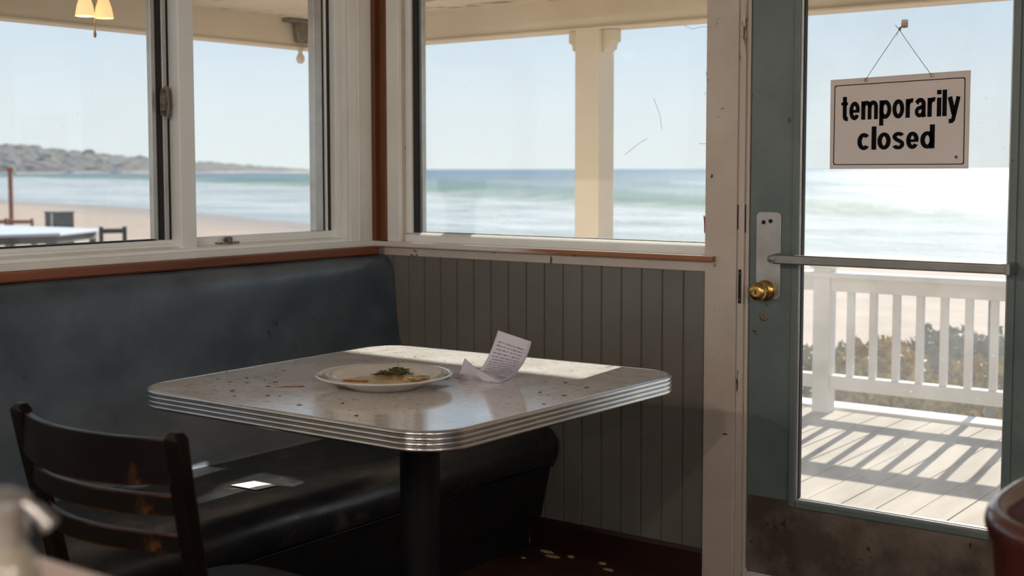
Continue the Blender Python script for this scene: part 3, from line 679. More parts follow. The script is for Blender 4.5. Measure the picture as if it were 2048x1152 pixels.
# ================================================================= CHAIRS
def ladder_chair(cx, cy, seat_z, w_, top_z, root):
    """back posts on the -Y side, seat towards +Y"""
    rt = root
    yb = cy
    lean = .075
    def post(side):
        pts = []
        for z, dy, dx in ((ZF+.001, .02, .035), (.20, .055, .030), (seat_z-.02, .085, .026), (.60, .050, .016), (.75, .018, .006), (top_z-.012, 0, 0), (top_z, .001, 0)):
            pts.append((cx+side*(w_/2-dx), yb+dy, z))
        rings = []
        for i, (x, y, z) in enumerate(pts):
            a, b = (.0185, .016) if i < len(pts)-1 else (.012, .010)
            rings.append([(x-a, y-b, z), (x+a, y-b, z), (x+a, y+b, z), (x-a, y+b, z)])
        return obj('back_post', loft(B(), rings), M['chair_wood'], rt, bevel=.006, seg=3)
    for s in (-1, 1): post(s)
    def off(z):  # post centre line at height z
        t = (top_z-z)/(top_z-seat_z); return .085*max(0, t)**1.15, .026*max(0, t)
    for z0, z1, sag in ((.767, .847, .055), (.706, .743, .055), (.634, .668, .055)):
        rings = []
        for k in range(21):
            t = k/20; bow = 1-(2*t-1)**2
            row = []
            zc = z0+(z1-z0)*0
            for (zz, th) in ((z0-.012*bow*(1 if z1-z0 > .05 else .4), -.008), (z1, -.008), (z1, .008), (z0-.012*bow*(1 if z1-z0 > .05 else .4), .008)):
                dy, dx = off((z0+z1)/2); x = cx-(w_/2-dx)+t*(w_-2*dx)
                row.append((x, yb+dy+th-sag*bow, zz))
            rings.append(row)
        obj('back_slat', loft(B(), rings), M['chair_wood'], rt, bevel=.003)
    # padded seat with rounded front
    n = 48; rings = []
    sc = (cx, yb+.085+.225)
    def shape(k, s, z):
        a = 2*PI*k/n; c, s_ = math.cos(a), math.sin(a); e_ = .55
        x = math.copysign(abs(c)**e_, c)*.205*s; y = math.copysign(abs(s_)**e_, s_)*.215*s
        x *= 1-.06*(-y/.215)
        return (sc[0]+x, sc[1]+y, z)
    for s, z in ((.93, seat_z-.055), (.98, seat_z-.045), (1.0, seat_z-.028), (.985, seat_z-.014), (.94, seat_z-.004), (.80, seat_z+.004), (.5, seat_z+.009), (.1, seat_z+.010)):
        rings.append([shape(k, s, z) for k in range(n)])
    obj('seat', loft(B(), rings), M['leather_black'], rt, smooth=60)
    for s in (-1, 1):
        x = cx+s*(w_/2-.045); y = yb+.085+.39
        rings = [[(x+dx*k, y+dy*k, z) for dx, dy in ((-1, -1), (1, -1), (1, 1), (-1, 1))] for z, k in ((ZF+.001, .013), (seat_z-.05, .019))]
        obj('leg', loft(B(), rings), M['chair_wood'], rt, bevel=.003)
        obj('stretcher', tube(B(), [(cx+s*(w_/2-.040), yb+.06, .12), (x, y, .12)], .010, 10), M['chair_wood'], rt, smooth=60)
    obj('stretcher', tube(B(), [(cx-(w_/2-.045), yb+.475, .18), (cx+(w_/2-.045), yb+.475, .18)], .010, 10), M['chair_wood'], rt, smooth=60)
ch = empty('dining_chair', (-2.045, 1.65, ZF), 'dark worn wooden ladder-back chair with black padded seat at the diner table', 'chair')
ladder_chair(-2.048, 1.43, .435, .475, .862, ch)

# curved tub chair at the right edge
tch = empty('tub_chair', (-.245, 1.90, ZF), 'glossy brown chair with rounded wraparound back at the right edge, before the door', 'chair')
bm = B(); rings = []
ccx, ccy = -.262, 1.90
def tubring(a):
    ca, sa = math.cos(a), math.sin(a); e_ = .72
    ux, uy = math.copysign(abs(ca)**e_, ca), math.copysign(abs(sa)**e_, sa)
    out = []
    for r, z in ((.235, .56), (.262, .70), (.272, .80), (.278, .822), (.274, .836), (.262, .842), (.250, .836), (.244, .820), (.240, .80), (.228, .70), (.208, .56)):
        out.append((ccx+r*ux, ccy+r*uy*.95, z+.022))
    return out
for k in range(61): rings.append(tubring(math.radians(60+240*k/60)))
obj('backrest', loft(bm, rings), M['chair_brown'], tch, smooth=60)
rings = []
for s, z in ((.93, .35), (1, .37), (1, .40), (.93, .415), (.6, .422), (.1, .422)):
    rings.append([(ccx+.225*s*math.cos(2*PI*k/40), ccy+.22*s*math.sin(2*PI*k/40), z) for k in range(40)])
obj('seat', loft(B(), rings), M['wood_red'], tch, smooth=60)
for a in (60, 100, 140, 180, 220, 260, 300):
    a = math.radians(a); obj('spindle', tube(B(), [(ccx+.205*math.cos(a), ccy+.20*math.sin(a), .40), (ccx+.222*math.cos(a), ccy+.211*math.sin(a), .60)], .009, 8), M['chair_brown'], tch, smooth=60)
for a in (45, 135, 225, 315):
    a = math.radians(a); obj('leg', tube(B(), [(ccx+.17*math.cos(a), ccy+.17*math.sin(a), .36), (ccx+.22*math.cos(a), ccy+.22*math.sin(a), ZF+.001)], [.018, .012], 10), M['chair_brown'], tch, smooth=60)

# ================================================================= NEAR COUNTER + SYRUP DISPENSER
cn = empty('counter', (-.95, .45, ZF), 'pale counter corner in the blurred foreground at lower left', 'counter')
obj('counter_top', prism(B(), rrect(-1.45, -.62, .28, .609, .02), .955, .999, 'Z'), M['counter'], cn, bevel=.004)
bm = B(); abox(bm, -1.42, -.66, .32, .58, ZF+.001, .955); obj('counter_body', bm, M['panel_black'], cn, bevel=.004)
sy_ = empty('syrup_dispenser', (-.835, .50, .999), 'blurred glass condiment dispenser with metal thumb lid on the foreground counter', 'dispenser')
scx, scy, sz = -.825, .50, .9992
M['syrup_glass'] = pm('frosted_dispenser', (.30, .26, .20), (.40, .36, .28), 20, .15, spec=.8)
obj('bottle', lathe(B(), [(.020, 0), (.024, .003), (.025, .012), (.025, .030), (.021, .048), (.014, .058), (.013, .066)], (scx, scy, sz), 28), M['syrup_glass'], sy_, smooth=50)
lid = obj('lid', lathe(B(), [(.0155, .060), (.018, .062), (.018, .078), (.020, .082), (.019, .090), (.008, .096), (.0001, .097)], (scx, scy, sz), 28), M['steel'], sy_, smooth=50)
obj('thumb_lever', tube(B(), [(scx+.008, scy+.004, sz+.090), (scx+.022, scy+.010, sz+.084), (scx+.034, scy+.016, sz+.072)], [.004, .005, .007], 8), M['steel'], lid, smooth=60)

# unseen pendants added behind the camera as warm fill light
for i, (x, y) in enumerate(((-.6, -1.2), (1.4, -1.2), (-1.9, -.8), (2.3, .3))):
    pn = empty('fill_pendant', (x, y, 2.2), 'unseen warm pendant added as fill light over the dining room, ' + ('straight behind the viewer', 'far corner from the booth', 'above the near end of the booth', 'on the door side')[i], 'lamp', 'added fill pendants')
    pd = bpy.data.lights.new('fill_light', 'POINT'); pd.energy = 54; pd.color = (1, .89, .78); pd.shadow_soft_size = .05
    po_ = bpy.data.objects.new('fill_light', pd); C.objects.link(po_); po_.parent = pn; po_.location = (0, 0, -.02)
    obj('cord', tube(B(), [(x, y, 2.36), (x, y, ZC)], .004), M['steel_black'], pn)
    obj('lamp_shade', lathe(B(), [(.02, 2.36), (.05, 2.34), (.14, 2.2), (.137, 2.2), (.045, 2.335), (.018, 2.35)], (x, y, 0), 32, cap=False), M['porcelain'], pn, smooth=60)
    obj('bulb', lathe(B(), [(.0001, 2.20), (.03, 2.22), (.035, 2.25), (.018, 2.30), (.015, 2.34)], (x, y, 0), 20), emis('fill_bulb', (1, .72, .42), 40), pn, smooth=60)

# ================================================================= PORCH
def O(name, bm, m, label, cat='porch', parent=None, **k):
    o = obj(name, bm, m, parent, **k)
    if parent is None: tag(o, label, cat, None, 'structure')
    return o
# deck boards run out from the building
bm = B(); x = -5.2; rnd = random.Random(2)
while x < 1.6:
    dz = rnd.uniform(-.002, .002)
    abox(bm, x+.003, x+.137, 3.955, 6.68, -.03+dz, -.004+dz); x += .14
m = pm('deck_boards', (.27, .225, .185), (.35, .30, .25), 2.2, .9, .95, spec=.06, stretch=(3, .5, 1), spots=(.30, .23, .17), spot_scale=4, spot_at=.66, spot_w=.08, bump=.2)
O('porch_deck', bm, m, 'sunlit pale wooden deck boards outside the door')
O('deck_framing', box(-5.2, 1.6, 3.92, 6.66, -.5, -.035), M['patio_red'], 'shadowed framing under the deck boards')
O('deck_edge', box(-5.2, 1.6, 6.69, 6.86, -.5, .012), M['rail_white'], 'pale board along the outer edge of the deck', bevel=.004)
# roof: soffit with beams
bm = B(); x = -5.15
while x < 1.6:
    abox(bm, x+.002, min(x+.098, 1.6), YB+TH, 5.0, 2.092, 2.11); x += .10
abox(bm, -5.15, XL-TH, 1.0, YB+TH, 2.094, 2.11)
M['porch_ceil'] = pm('peeling_porch_boards', (.66, .57, .44), (.74, .66, .53), 1.2, .6, stretch=(1, 2.5, 1), spots=(.30, .25, .17), spot_scale=3.2, spot_at=.58, spot_w=.05)
O('porch_ceiling', bm, M['porch_ceil'], 'cream boarded porch ceiling seen through the top of the windows')
O('porch_roof', box(-5.3, 1.7, YB+TH, 5.15, 2.13, 2.2), M['wood_red'], 'roof covering over the porch')
O('porch_roof', box(-5.3, XL-TH, .9, YB+TH, 2.13, 2.2), M['wood_red'], 'roof covering over the side porch')
bm = B(); abox(bm, -4.94, 1.6, 4.90, 5.03, 1.948, 2.13); abox(bm, -4.95, 1.6, 4.885, 4.90, 1.945, 1.956)
O('porch_beam', bm, M['porch'], 'long cream porch beam above the sea, seen through picture window', bevel=.003)
bm = B(); abox(bm, -5.07, -4.94, 1.0, 5.03, 1.950, 2.13); abox(bm, -4.94, -4.925, 1.0, 4.88, 1.945, 1.956)
O('porch_beam', bm, M['porch'], 'cream porch beam seen through the sliding window', bevel=.003)
# post with stepped capital brackets
ps = empty('porch_post', (-3.25, 4.965, -.004), 'square cream porch post with stepped brackets in picture window', 'post')
px0, px1, py0, py1 = -3.322, -3.192, 4.90, 5.03
obj('post_shaft', box(px0, px1, py0, py1, -.002, 1.948), M['porch'], ps, bevel=.004)
obj('post_base', box(px0-.02, px1+.02, py0-.02, py1+.02, -.002, .12), M['porch'], ps, bevel=.006)
for s in (-1, 1):
    xa = px0 if s < 0 else px1
    poly = [(xa, 1.947), (xa+s*.055, 1.947), (xa+s*.055, 1.895), (xa+s*.038, 1.885), (xa+s*.034, 1.860), (xa, 1.842)]
    obj('bracket', prism(B(), poly, 4.93, 5.00), M['porch'], ps, bevel=.003)
# corner drop finial with bracket
fn = empty('drop_finial', (-4.93, 4.74, 1.87), 'small turned drop finial hanging under the porch beam, upper right of sliding window', 'finial')
obj('knob', lathe(B(), [(.0001, 1.866), (.014, 1.869), (.022, 1.884), (.022, 1.900), (.013, 1.916), (.010, 1.926), (.017, 1.936), (.017, 1.946)], (-4.932, 4.74, 0), 20), M['porch'], fn, smooth=60)
obj('bracket', prism(B(), [(4.70, 1.97), (4.78, 1.97), (4.80, 2.07), (4.68, 2.07)], -4.925, -4.90, 'X'), M['rust'], fn, bevel=.003)
obj('bracket_plate', box(-4.935, -4.885, 4.62, 4.86, 2.070, 2.088), M['rust'], fn, bevel=.003)
# two-shade lamp under the porch ceiling
lp = empty('porch_lamp', (-4.3, 3.05, 2.09), 'two-shade glowing lamp with a pull chain, top left of sliding window', 'lamp')
lx, ly = -4.3, 3.05
obj('canopy', lathe(B(), [(.05, 2.092), (.05, 2.080), (.02, 2.06), (.010, 2.055), (.010, 1.99), (.0001, 1.985)], (lx, ly, 0), 24), M['brass'], lp, smooth=60)
sh_m = emis('lamp_glass', (1, .52, .20), .9)
for s, e_ in ((-1, 6.0), (1, 1.5)):
    cy_ = ly+s*.042
    obj('lamp_arm', tube(B(), [(lx, ly, 2.00), (lx, ly+s*.025, 2.01), (lx, cy_, 1.99)], .005), M['brass'], lp, smooth=60)
    obj('lamp_shade', lathe(B(), [(.012, 1.985), (.020, 1.975), (.030, 1.945), (.037, 1.905), (.036, 1.905), (.028, 1.945), (.018, 1.972), (.011, 1.98)], (lx, cy_, 0), 28, cap=False), sh_m, lp, smooth=60)
    obj('bulb', lathe(B(), [(.0001, 1.912), (.014, 1.918), (.018, 1.932), (.010, 1.955), (.008, 1.975)], (lx, cy_, 0), 16), emis('porch_bulb', (1, .68, .35), e_*3), lp, smooth=60)
bm = tube(B(), [(lx, ly, 1.99), (lx, ly, 1.855)], .0018, 6); lathe(bm, [(.0001, 1.826), (.005, 1.830), (.006, 1.842), (.003, 1.856)], (lx, ly, 0), 12)
obj('pull_chain', bm, M['rust'], lp)

# railing
rl = empty('deck_railing', (-2.3, 6.6, 0), 'white wooden balustrade along the deck edge, seen through door', 'railing')
obj('top_rail', prism(B(), [(6.54, .735), (6.535, .755), (6.545, .765), (6.655, .765), (6.665, .755), (6.66, .735)], -5.1, 1.5, 'X'), M['rail_white'], rl, bevel=.003)
obj('rail_fascia', box(-5.1, 1.5, 6.572, 6.628, .662, .735), M['rail_white'], rl, bevel=.003)
obj('bottom_rail', box(-5.1, 1.5, 6.565, 6.635, .130, .205), M['rail_white'], rl, bevel=.004)
def rpost(xc):
    p_ = obj('newel_post', box(xc-.047, xc+.047, 6.553, 6.647, -.003, .80), M['rail_white'], rl, bevel=.004)
    obj('post_cap', loft(B(), [[(xc+a*k, 6.60+b*k, z) for a, b in ((-1, -1), (1, -1), (1, 1), (-1, 1))] for z, k in ((.785, .058), (.80, .066), (.815, .066), (.83, .035))]), M['rail_white'], p_, bevel=.003)
for xc in (-4.9, -2.832, -.75, 1.3): rpost(xc)
bx = [-2.681+.1255*k for k in range(0, 15)]+[-2.985-.1255*k for k in range(0, 14)]+[-.62+.1255*k for k in range(14)]
for x in bx: obj('baluster', box(x-.018, x+.018, 6.582, 6.618, .205, .662), M['rail_white'], rl, bevel=.002)
ol = obj('marker_post', box(-2.185, -2.145, 7.35, 7.39, -.62, .62), M['green'], None, bevel=.004)
tag(ol, 'dark slim post beyond the balustrade at right edge of door glass', 'post')

# ================================================================= BEACH, SEA
SEA = -2.0
KN = [(-4000, 700), (-400, 190), (-130, 80), (-96, 74), (-60, 59), (-37, 50), (-20, 49.5), (0, 52), (100, 62), (4000, 500)]
def yshore(x):
    for (a, ya), (b, yb) in zip(KN, KN[1:]):
        if x <= b: t = (x-a)/(b-a); return ya+(yb-ya)*t
    return KN[-1][1]
def sdist(x, y):
    x2 = sum(yshore(x+d) for d in (-14, -7, 0, 7, 14))/5
    return y-x2
def ground_z(x, y):
    s = sdist(x, y)
    z = -.55 + min(0, -(s+42)*.0365) if s > -42 else -.55
    if y < 25 and x > -12: z += .06*noise.noise(Vector((x*.5, y*.5, 0)))
    z += .05*noise.noise(Vector((x*.12, y*.12, 4)))
    if x < -14: z += min(.15, (-14-x)*.015)*max(0, min(1, (-s-20)/20))
    return max(z, -6)
def polar(a0, a1, na, rs, fz, attr=True, name='s'):
    me = bpy.data.meshes.new(name); V_, F_, S_ = [], [], []
    for r in rs:
        for i in range(na+1):
            a = math.radians(a0+(a1-a0)*i/na); x, y = r*math.sin(a), r*math.cos(a)
            V_.append((x, y, fz(x, y))); S_.append(sdist(x, y))
    for j in range(len(rs)-1):
        for i in range(na):
            k = j*(na+1)+i; F_.append((k, k+1, k+na+2, k+na+1))
    me.from_pydata(V_, [], F_); at = me.attributes.new('shore', 'FLOAT', 'POINT'); at.data.foreach_set('value', S_)
    me.polygons.foreach_set('use_smooth', [True]*len(me.polygons)); me.update(); return me
# sand
rs = [3.0]
while rs[-1] < 260: rs.append(rs[-1]*1.035+.02)
me = polar(-150, 100, 160, rs, ground_z)
m = bpy.data.materials.new('beach_sand'); m.use_nodes = True; nt = m.node_tree; p = nt.nodes['Principled BSDF']; p.inputs['Specular IOR Level'].default_value = .08
at = nt.nodes.new('ShaderNodeAttribute'); at.attribute_name = 'shore'; v = coords(nt)
dry = ramp(nt, noi(nt, v, .8, 6, .7), [(.35, (.27, .205, .16)), (.65, (.34, .265, .21))])
sc = mth(nt, 'ADD', at.outputs['Fac'], mth(nt, 'MULTIPLY', noi(nt, v, .15, 4), 6.0))
wet = ramp(nt, mth(nt, 'MULTIPLY', mth(nt, 'ADD', sc, 16.0), .06), [(.2, (0, 0, 0)), (.8, (1, 1, 1))])
nt.links.new(mixc(nt, wet, dry, (.22, .18, .155)), p.inputs['Base Color'])
nt.links.new(ramp(nt, wet, [(0, (.95,)*3), (1, (.5,)*3)]), p.inputs['Roughness'])
me.materials.append(m); o = bpy.data.objects.new('beach', me); C.objects.link(o); tag(o, 'pale sand beach sloping down to the surf', 'beach', None, 'structure')
# sea with real swells
def wob(x, y): return noise.noise(Vector((x*.018, y*.02, 1)))*14+noise.noise(Vector((x*.06, y*.06, 5)))*4
def sn(x, y):
    s = sdist(x, y); return s/(1+max(0, min(1.6, (-x-42)/110)))
def sea_z(x, y):
    s = sn(x, y); q = s+wob(x, y)*.45; z = SEA
    for s0, w_, h in ((6, 2.5, .18), (16, 3, .30), (26, 3.5, .5), (39, 4.5, 1.1), (58, 5, .5), (84, 6, .6), (118, 8, .55), (150, 9, .5), (190, 10, .4), (235, 12, .4)):
        z += h*math.exp(-((q-s0)/w_)**2)*(.75+.5*noise.noise(Vector((x*.02+s0, y*.01, 9))))
    if s < 300: z += .07*noise.noise(Vector((x*.5, y*.5, 2)))*max(0, min(1, s/10))
    return z
rs = [36.0]
while rs[-1] < 420: rs.append(rs[-1]*1.0105)
while rs[-1] < 20000: rs.append(rs[-1]*1.15)
me = polar(-115, 70, 300, rs, sea_z)
m = bpy.data.materials.new('sea_water'); m.use_nodes = True; nt = m.node_tree; p = nt.nodes['Principled BSDF']
at = nt.nodes.new('ShaderNodeAttribute'); at.attribute_name = 'shore'; v = coords(nt, (.75, 1, 1))
s = at.outputs['Fac']
tcx_ = nt.nodes.new('ShaderNodeTexCoord'); sp_ = nt.nodes.new('ShaderNodeSeparateXYZ'); nt.links.new(tcx_.outputs['Object'], sp_.inputs[0])
wd = mth(nt, 'ADD', 1.0, mth(nt, 'MINIMUM', mth(nt, 'MAXIMUM', mth(nt, 'MULTIPLY', mth(nt, 'ADD', sp_.outputs[0], 42.0), -1/110), 0.0), 1.6))
s = mth(nt, 'DIVIDE', s, wd)
n1 = noi(nt, v, .035, 5, .6); n2 = noi(nt, v, .22, 6, .7, .6)
sw = mth(nt, 'ADD', mth(nt, 'ADD', s, mth(nt, 'MULTIPLY', mth(nt, 'SUBTRACT', n1, .5), 24.0)), mth(nt, 'MULTIPLY', mth(nt, 'SUBTRACT', n2, .5), 12.0))
water = ramp(nt, mth(nt, 'DIVIDE', s, 420.0), [(.0, (.16, .20, .20)), (.075, (.10, .155, .125)), (.105, (.085, .145, .11)), (.14, (.10, .15, .16)), (.4, (.085, .135, .175)), (1, (.075, .125, .165))])
foam = ramp(nt, mth(nt, 'DIVIDE', sw, 100.0), [(.0, (.70,)*3), (.05, (1,)*3), (.26, (.95,)*3), (.32, (.6,)*3), (.36, (.08,)*3), (.42, (0,)*3), (1, (0,)*3)])
gaps = ramp(nt, noi(nt, coords(nt, (.3, 1.5, 1)), .16, 6, .7, .5), [(.42, (1,)*3), (.60, (.45,)*3)])
foam = mth(nt, 'MULTIPLY', foam, gaps)
caps = ramp(nt, noi(nt, coords(nt, (.35, 1.6, 1)), .10, 5, .65), [(.66, (0,)*3), (.72, (.35,)*3)])
capz = ramp(nt, mth(nt, 'DIVIDE', s, 420.0), [(.08, (1,)*3), (.5, (.15,)*3)])
foam = mth(nt, 'ADD', foam, mth(nt, 'MULTIPLY', caps, capz), True)
nt.links.new(mixc(nt, foam, water, (.36, .37, .375)), p.inputs['Base Color']); p.inputs['Specular IOR Level'].default_value = .12
nt.links.new(ramp(nt, foam, [(0, (.42,)*3), (.5, (.9,)*3)]), p.inputs['Roughness'])
bmp = nt.nodes.new('ShaderNodeBump'); bmp.inputs['Strength'].default_value = .9; bmp.inputs['Distance'].default_value = .5
nt.links.new(noi(nt, coords(nt, (.5, 1.3, 1)), .7, 6, .7), bmp.inputs['Height']); nt.links.new(bmp.outputs[0], p.inputs['Normal'])
me.materials.append(m); o = bpy.data.objects.new('sea', me); C.objects.link(o); tag(o, 'blue-green sea with lines of white surf', 'sea', None, 'structure')

# headland across the bay
def raydir(px, py):
    d = f_+r_*((px-1024)/2579.8)-u_*((py-522.1)/2579.8); return d
prof = [(-900, 262), (-500, 272), (-200, 280), (0, 291), (60, 293), (120, 303), (180, 308), (260, 315), (340, 322), (400, 325), (470, 329), (540, 334), (600, 338), (650, 342)]
def topy(px):
    for (a, ya), (b, yb) in zip(prof, prof[1:]):
        if px <= b: return ya+(yb-ya)*(px-a)/(b-a)
    return 343
V_, F_ = [], []; nx = 420
keys = [(0, 1100, 0), (.06, 1108, .1), (.22, 1120, .4), (.42, 1150, .8), (.62, 1190, 1), (.82, 1235, 1), (.97, 1275, 1), (1.0, 1300, 1), (.5, 1450, .5)]
layers = []
for (a0, b0, c0), (a1, b1, c1) in zip(keys, keys[1:]):
    for k in range(5): t = k/5; layers.append((a0+(a1-a0)*t, b0+(b1-b0)*t, c0+(c1-c0)*t))
for j, (fz, dist, am) in enumerate(layers):
    for i in range(nx+1):
        px = -900+1550*i/nx; d = raydir(px, topy(px)); hd = Vector((d.x, d.y)).length; d = d/hd
        top = 1.32+d.z*1300
        x, y = d.x*dist, d.y*dist
        z = SEA-.5+(top-SEA+.5)*fz
        bump = abs(noise.noise(Vector((x*.07, y*.07, 0))))*2-.35+noise.noise(Vector((x*.2, y*.2, 3)))*.5
        z += am*bump*2.6*max(.1, min(1, (top+3)/16))
        V_.append((x, y, z))
for j in range(len(layers)-1):
    for i in range(nx):
        k = j*(nx+1)+i; F_.append((k, k+1, k+nx+2, k+nx+1))
me = bpy.data.meshes.new('headland'); me.from_pydata(V_, [], F_); me.polygons.foreach_set('use_smooth', [True]*len(me.polygons)); me.update()
m = bpy.data.materials.new('headland_woods'); m.use_nodes = True; nt = m.node_tree; p = nt.nodes['Principled BSDF']; p.inputs['Roughness'].default_value = 1
v = coords(nt); tc2 = nt.nodes.new('ShaderNodeTexCoord'); sp2 = nt.nodes.new('ShaderNodeSeparateXYZ'); nt.links.new(tc2.outputs['Object'], sp2.inputs[0])
woods = ramp(nt, noi(nt, v, .045, 6, .7), [(.35, (.075, .075, .07)), (.55, (.10, .095, .088)), (.72, (.16, .14, .12))])
lowm = ramp(nt, mth(nt, 'MULTIPLY', mth(nt, 'ADD', sp2.outputs[2], mth(nt, 'MULTIPLY', noi(nt, v, .03), 5.0)), .1), [(.05, (1,)*3), (.3, (0,)*3)])
nt.links.new(mixc(nt, lowm, woods, (.34, .27, .21)), p.inputs['Base Color'])
me.materials.append(m); o = bpy.data.objects.new('headland', me); C.objects.link(o); tag(o, 'low wooded headland across the bay with pale houses', 'headland', None, 'structure')
# houses on the headland
M['house'] = pm('pale_house_wall', (.88, .74, .60), None, 1, .8); M['roof'] = pm('grey_house_roof', (.50, .42, .34), None, 1, .8)
def house(px, py, dist, w_, h_, lab):
    d = raydir(px, py); d = d/Vector((d.x, d.y)).length; x, y = d.x*dist, d.y*dist; z = 1.32+d.z*dist
    h = empty('house', (x, y, z), lab, 'house', 'houses on the headland')
    obj('wall', box(x-w_*.35, x+w_*.35, y-w_*.35, y+w_*.35, z-5, z+h_*.7), M['house'], h)
    obj('roof', prism(B(), [(y-w_*.4, z+h_*.7), (y+w_*.4, z+h_*.7), (y, z+h_*.7+w_*.25)], x-w_*.4, x+w_*.4, 'X'), M['roof'], h)
for a in ((24, 333, 1105, 7, 4, 'pale house low on the headland, nearest the left picture edge'), (92, 320, 1170, 9, 4, 'pale house mid-slope on the headland, second from left'), (135, 319, 1180, 7, 4, 'pale house mid-slope on the headland, third from left'),
          (178, 314, 1245, 11, 6, 'largest white house near the headland crest'), (198, 330, 1130, 7, 4, 'pale house below and right of the largest house'), (145, 338, 1110, 6, 3, 'small pale house near the headland shore, middle of the row'), (235, 338, 1110, 8, 3, 'pale house at the shore, rightmost of the headland houses')):
    house(*a)
# trees along the crest
M['tree_far'] = pm('far_tree', (.10, .10, .092), (.13, .125, .115), .1, 1)
rnd = random.Random(11)
def blobtree(seed, r):
    bm = B(); bmesh.ops.create_icosphere(bm, subdivisions=2, radius=r)
    for v_ in bm.verts: v_.co *= 1+.45*noise.noise(v_.co*(1.6/r)+Vector((seed*9, 0, 0))); v_.co.z *= .7
    return bm
t0 = obj('crest_tree', blobtree(1, 5.0), M['tree_far'], None, smooth=180)
tag(t0, 'rounded hazy tree standing up along the headland crest', 'tree', 'trees on the headland crest')
first = True
for px in list(range(-20, 420, 32)):
    pxx = px+rnd.uniform(-5, 5); d = raydir(pxx, topy(pxx)); d = d/Vector((d.x, d.y)).length; dist = 1297
    c = t0 if first else t0.copy()
    if not first: C.objects.link(c)
    first = False
    s_ = rnd.uniform(.45, 1.0)*max(.35, 1-pxx/520)
    c.location = (d.x*dist, d.y*dist, 1.32+d.z*dist-4*s_+rnd.uniform(-1, 1)*.6); c.scale = (s_*1.4, s_*1.4, s_); c.rotation_euler.z = rnd.uniform(0, 6)

# dune shrubs beyond the railing
M['leaf_a'] = pm('shrub_leaf_olive', (.10, .10, .015), (.27, .22, .03), 2.5, .7)
M['leaf_b'] = pm('shrub_leaf_gold', (.26, .14, .015), (.52, .32, .05), 2.5, .7)
M['leaf_c'] = pm('shrub_leaf_grey', (.05, .06, .045), (.15, .15, .10), 2.5, .7)
M['twig'] = pm('shrub_twig', (.10, .07, .05), None, 3, .8)
def shrub(seed, r, h, m, loc, lab):
    rnd = random.Random(seed); rt = empty('dune_shrub', loc, lab, 'shrub', 'shrubs on the dune')
    me = bpy.data.meshes.new('foliage'); V_, F_ = [], []
    for i in range(3600):
        a = rnd.uniform(0, 2*PI); t = rnd.random(); rr = r*math.sqrt(rnd.random())
        hh = h*.78*(1-(rr/r)**2)**.5*(1+.35*noise.noise(Vector((math.cos(a)*rr*5/r, math.sin(a)*rr*5/r, seed))))
        z = hh*(1-.55*t*t); c = Vector((rr*math.cos(a), rr*math.sin(a), z))
        l = rnd.uniform(.045, .085); d = Vector((rnd.gauss(0, 1), rnd.gauss(0, 1), rnd.gauss(.6, .7))).normalized(); n_ = d.cross(Vector((rnd.gauss(0, 1), rnd.gauss(0, 1), rnd.gauss(0, 1)))).normalized()*l*.32
        k = len(V_); V_ += [tuple(c-d*l*.5), tuple(c+n_), tuple(c+d*l*.6), tuple(c-n_)]; F_.append((k, k+1, k+2, k+3))
    me.from_pydata(V_, [], F_); me.materials.append(m); f = bpy.data.objects.new('foliage', me); C.objects.link(f); f.parent = rt
    bm = B(); L = Vector(loc)
    for i in range(14):
        a = rnd.uniform(0, 2*PI); e_ = Vector((math.cos(a)*r*.7, math.sin(a)*r*.7, h*.7)); tube(bm, [L+Vector((0, 0, -.05)), L+e_*.5+Vector((0, 0, .05)), L+e_], [.012, .007, .003], 5)
    obj('stems', bm, M['twig'], rt)
    return rt
SH = [(-4.9, 9.6, .45, .52, 'leaf_a', 'olive shrub left of the newel post, behind the balustrade'), (-4.25, 10.1, .55, .60, 'leaf_a', 'olive-green shrub right behind the first balusters'), (-3.75, 9.9, .5, .66, 'leaf_b', 'golden tipped shrub in the gap after the second baluster'),
      (-3.35, 10.5, .6, .75, 'leaf_c', 'grey-green shrub in the middle of the balustrade view'), (-2.95, 9.8, .42, .55, 'leaf_b', 'golden shrub behind the fourth and fifth balusters'), (-2.75, 10.7, .6, .70, 'leaf_c', 'grey-green shrub at the right end of the dune'),
      (-3.45, 8.7, .22, .16, 'leaf_b', 'low golden tuft showing beneath the bottom rail, middle'), (-2.62, 8.5, .20, .20, 'leaf_a', 'low olive tuft beneath the bottom rail, right'), (-4.0, 8.8, .16, .16, 'leaf_c', 'low grey tuft close behind the left balusters'), (-5.6, 11.2, .5, .6, 'leaf_c', 'grey shrub farthest left behind the newel post')]
for i, (x, y, r, h, mm, lab) in enumerate(SH): shrub(i+3, r, h, M[mm], (x, y, ground_z(x, y)-.02), lab)

# ================================================================= PATIO ON THE SAND (seen through the sliding window)
def P3(px, py, z):
    d = raydir(px, py); k = (z-1.32)/d.z; return Vector((d.x*k, d.y*k, z))
def P3d(px, dist): d = raydir(px, 400); d = d/Vector((d.x, d.y)).length; return d.x*dist, d.y*dist
gx, gy = P3d(60, 22.5)
gz = ground_z(gx, gy)
tz = .30
c1, c2, c3 = P3(-60, 452, tz), P3(205, 461, tz), P3(-40, 468, tz)
pt = empty('patio_table', (gx, gy, gz), 'long white-topped patio table on the sand, lower left of sliding window', 'table')
ax = Vector((.45, .893, 0)); 
A = P3(198, 463, tz); Bc = P3(-90, 470, tz); back = Vector((-.45, .55, 0)).normalized()*.0
q = [P3(-120, 473, tz), P3(120, 466, tz), P3(203, 457, tz), P3(-120, 446, tz)]
obj('table_top', prism(B(), [(v_.x, v_.y) for v_ in q], tz-.05, tz, 'Z'), M['patio_white'], pt, bevel=.01)
cen = sum(q, Vector())/4
obj('table_apron', prism(B(), [((v_.x-cen.x)*.94+cen.x, (v_.y-cen.y)*.94+cen.y) for v_ in q], tz-.17, tz-.052, 'Z'), M['grey_bin'], pt)
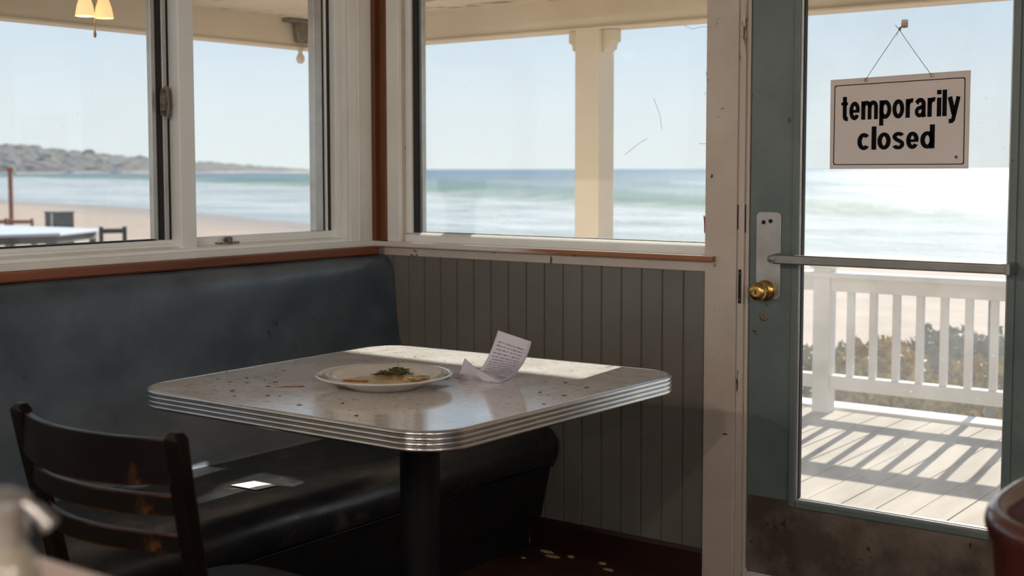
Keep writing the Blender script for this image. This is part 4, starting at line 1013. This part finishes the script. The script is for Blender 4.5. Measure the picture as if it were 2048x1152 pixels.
for v_ in q:
    x, y = (v_.x-cen.x)*.9+cen.x, (v_.y-cen.y)*.9+cen.y; g = ground_z(x, y)
    obj('leg', box(x-.04, x+.04, y-.04, y+.04, g-.02, tz-.06), M['grey_bin'], pt)
def patio_chair(px, dist, rz, w_, top, m, lab, zseat=-.08):
    x, y = P3d(px, dist); g = ground_z(x, y)
    r = empty('patio_chair', (x, y, g), lab, 'chair', 'patio chairs')
    parts = []
    for s in (-1, 1):
        parts.append(('back_post', [(-.03+s*w_/2, -.20, g-.02), (.03+s*w_/2, -.20, g-.02), (.03+s*w_/2, -.14, g-.02), (-.03+s*w_/2, -.14, g-.02)], top))
        parts.append(('leg', [(-.025+s*w_/2, .18, g-.02), (.025+s*w_/2, .18, g-.02), (.025+s*w_/2, .23, g-.02), (-.025+s*w_/2, .23, g-.02)], zseat))
    R_ = Matrix.Rotation(rz, 3, 'Z')
    def T(p): p = R_ @ Vector(p[:2]+(0,)); return (p.x+x, p.y+y)
    for nme, ring, zt in parts:
        b = [(*T(p), p[2]) for p in ring]; t_ = [(*T((p[0]*1.0, p[1]-(.07 if nme == 'back_post' else 0), 0)), zt) for p in ring]
        obj(nme, loft(B(), [b, t_]), m, r, bevel=.006)
    def bx(nme, x0, x1, y0, y1, z0, z1): obj(nme, prism(B(), [T(p) for p in ((x0, y0), (x1, y0), (x1, y1), (x0, y1))], z0, z1, 'Z'), m, r, bevel=.005)
    bx('seat', -w_/2-.02, w_/2+.02, -.19, .24, zseat, zseat+.05)
    bx('back_slat', -w_/2, w_/2, -.255, -.225, top-.10, top-.03); bx('back_slat', -w_/2, w_/2, -.235, -.205, top-.28, top-.23)
    return r
patio_chair(221, 20.6, math.radians(60), .34, .46, M['green'], 'dark green patio chair at the right end of patio table')
patio_chair(44, 27.4, math.radians(50), .42, .36, M['patio_red'], 'red-brown patio chair behind the patio table, near the pole')
patio_chair(-12, 27.6, math.radians(58), .42, .36, M['patio_red'], 'red-brown patio chair behind the patio table, cut by left edge')
x, y = P3d(118, 26.0); g = ground_z(x, y)
bb = empty('bin', (x, y, g), 'grey square bin on the sand behind the patio table', 'bin')
obj('bin_body', box(x-.19, x+.19, y-.19, y+.19, g-.02, .50), M['grey_bin'], bb, bevel=.01)
obj('bin_strap', box(x+.02, x+.08, y-.2, y+.2, g, .495), M['alu'], bb); obj('bin_rim', box(x-.205, x+.205, y-.205, y+.205, .50, .525), M['grey_bin'], bb, bevel=.008)
x, y = P3d(22, 29.0); g = ground_z(x, y)
po = empty('parasol_pole', (x, y, g), 'thin bare wooden pole standing on the sand, far left', 'pole')
obj('pole', tube(B(), [(x, y, g-.05), (x, y, 1.35)], .048, 12), M['patio_red'], po, smooth=60)
obj('pole_cap', lathe(B(), [(.08, 1.30), (.08, 1.36), (.0001, 1.39)], (x, y, 0), 12), M['patio_red'], po, smooth=60)
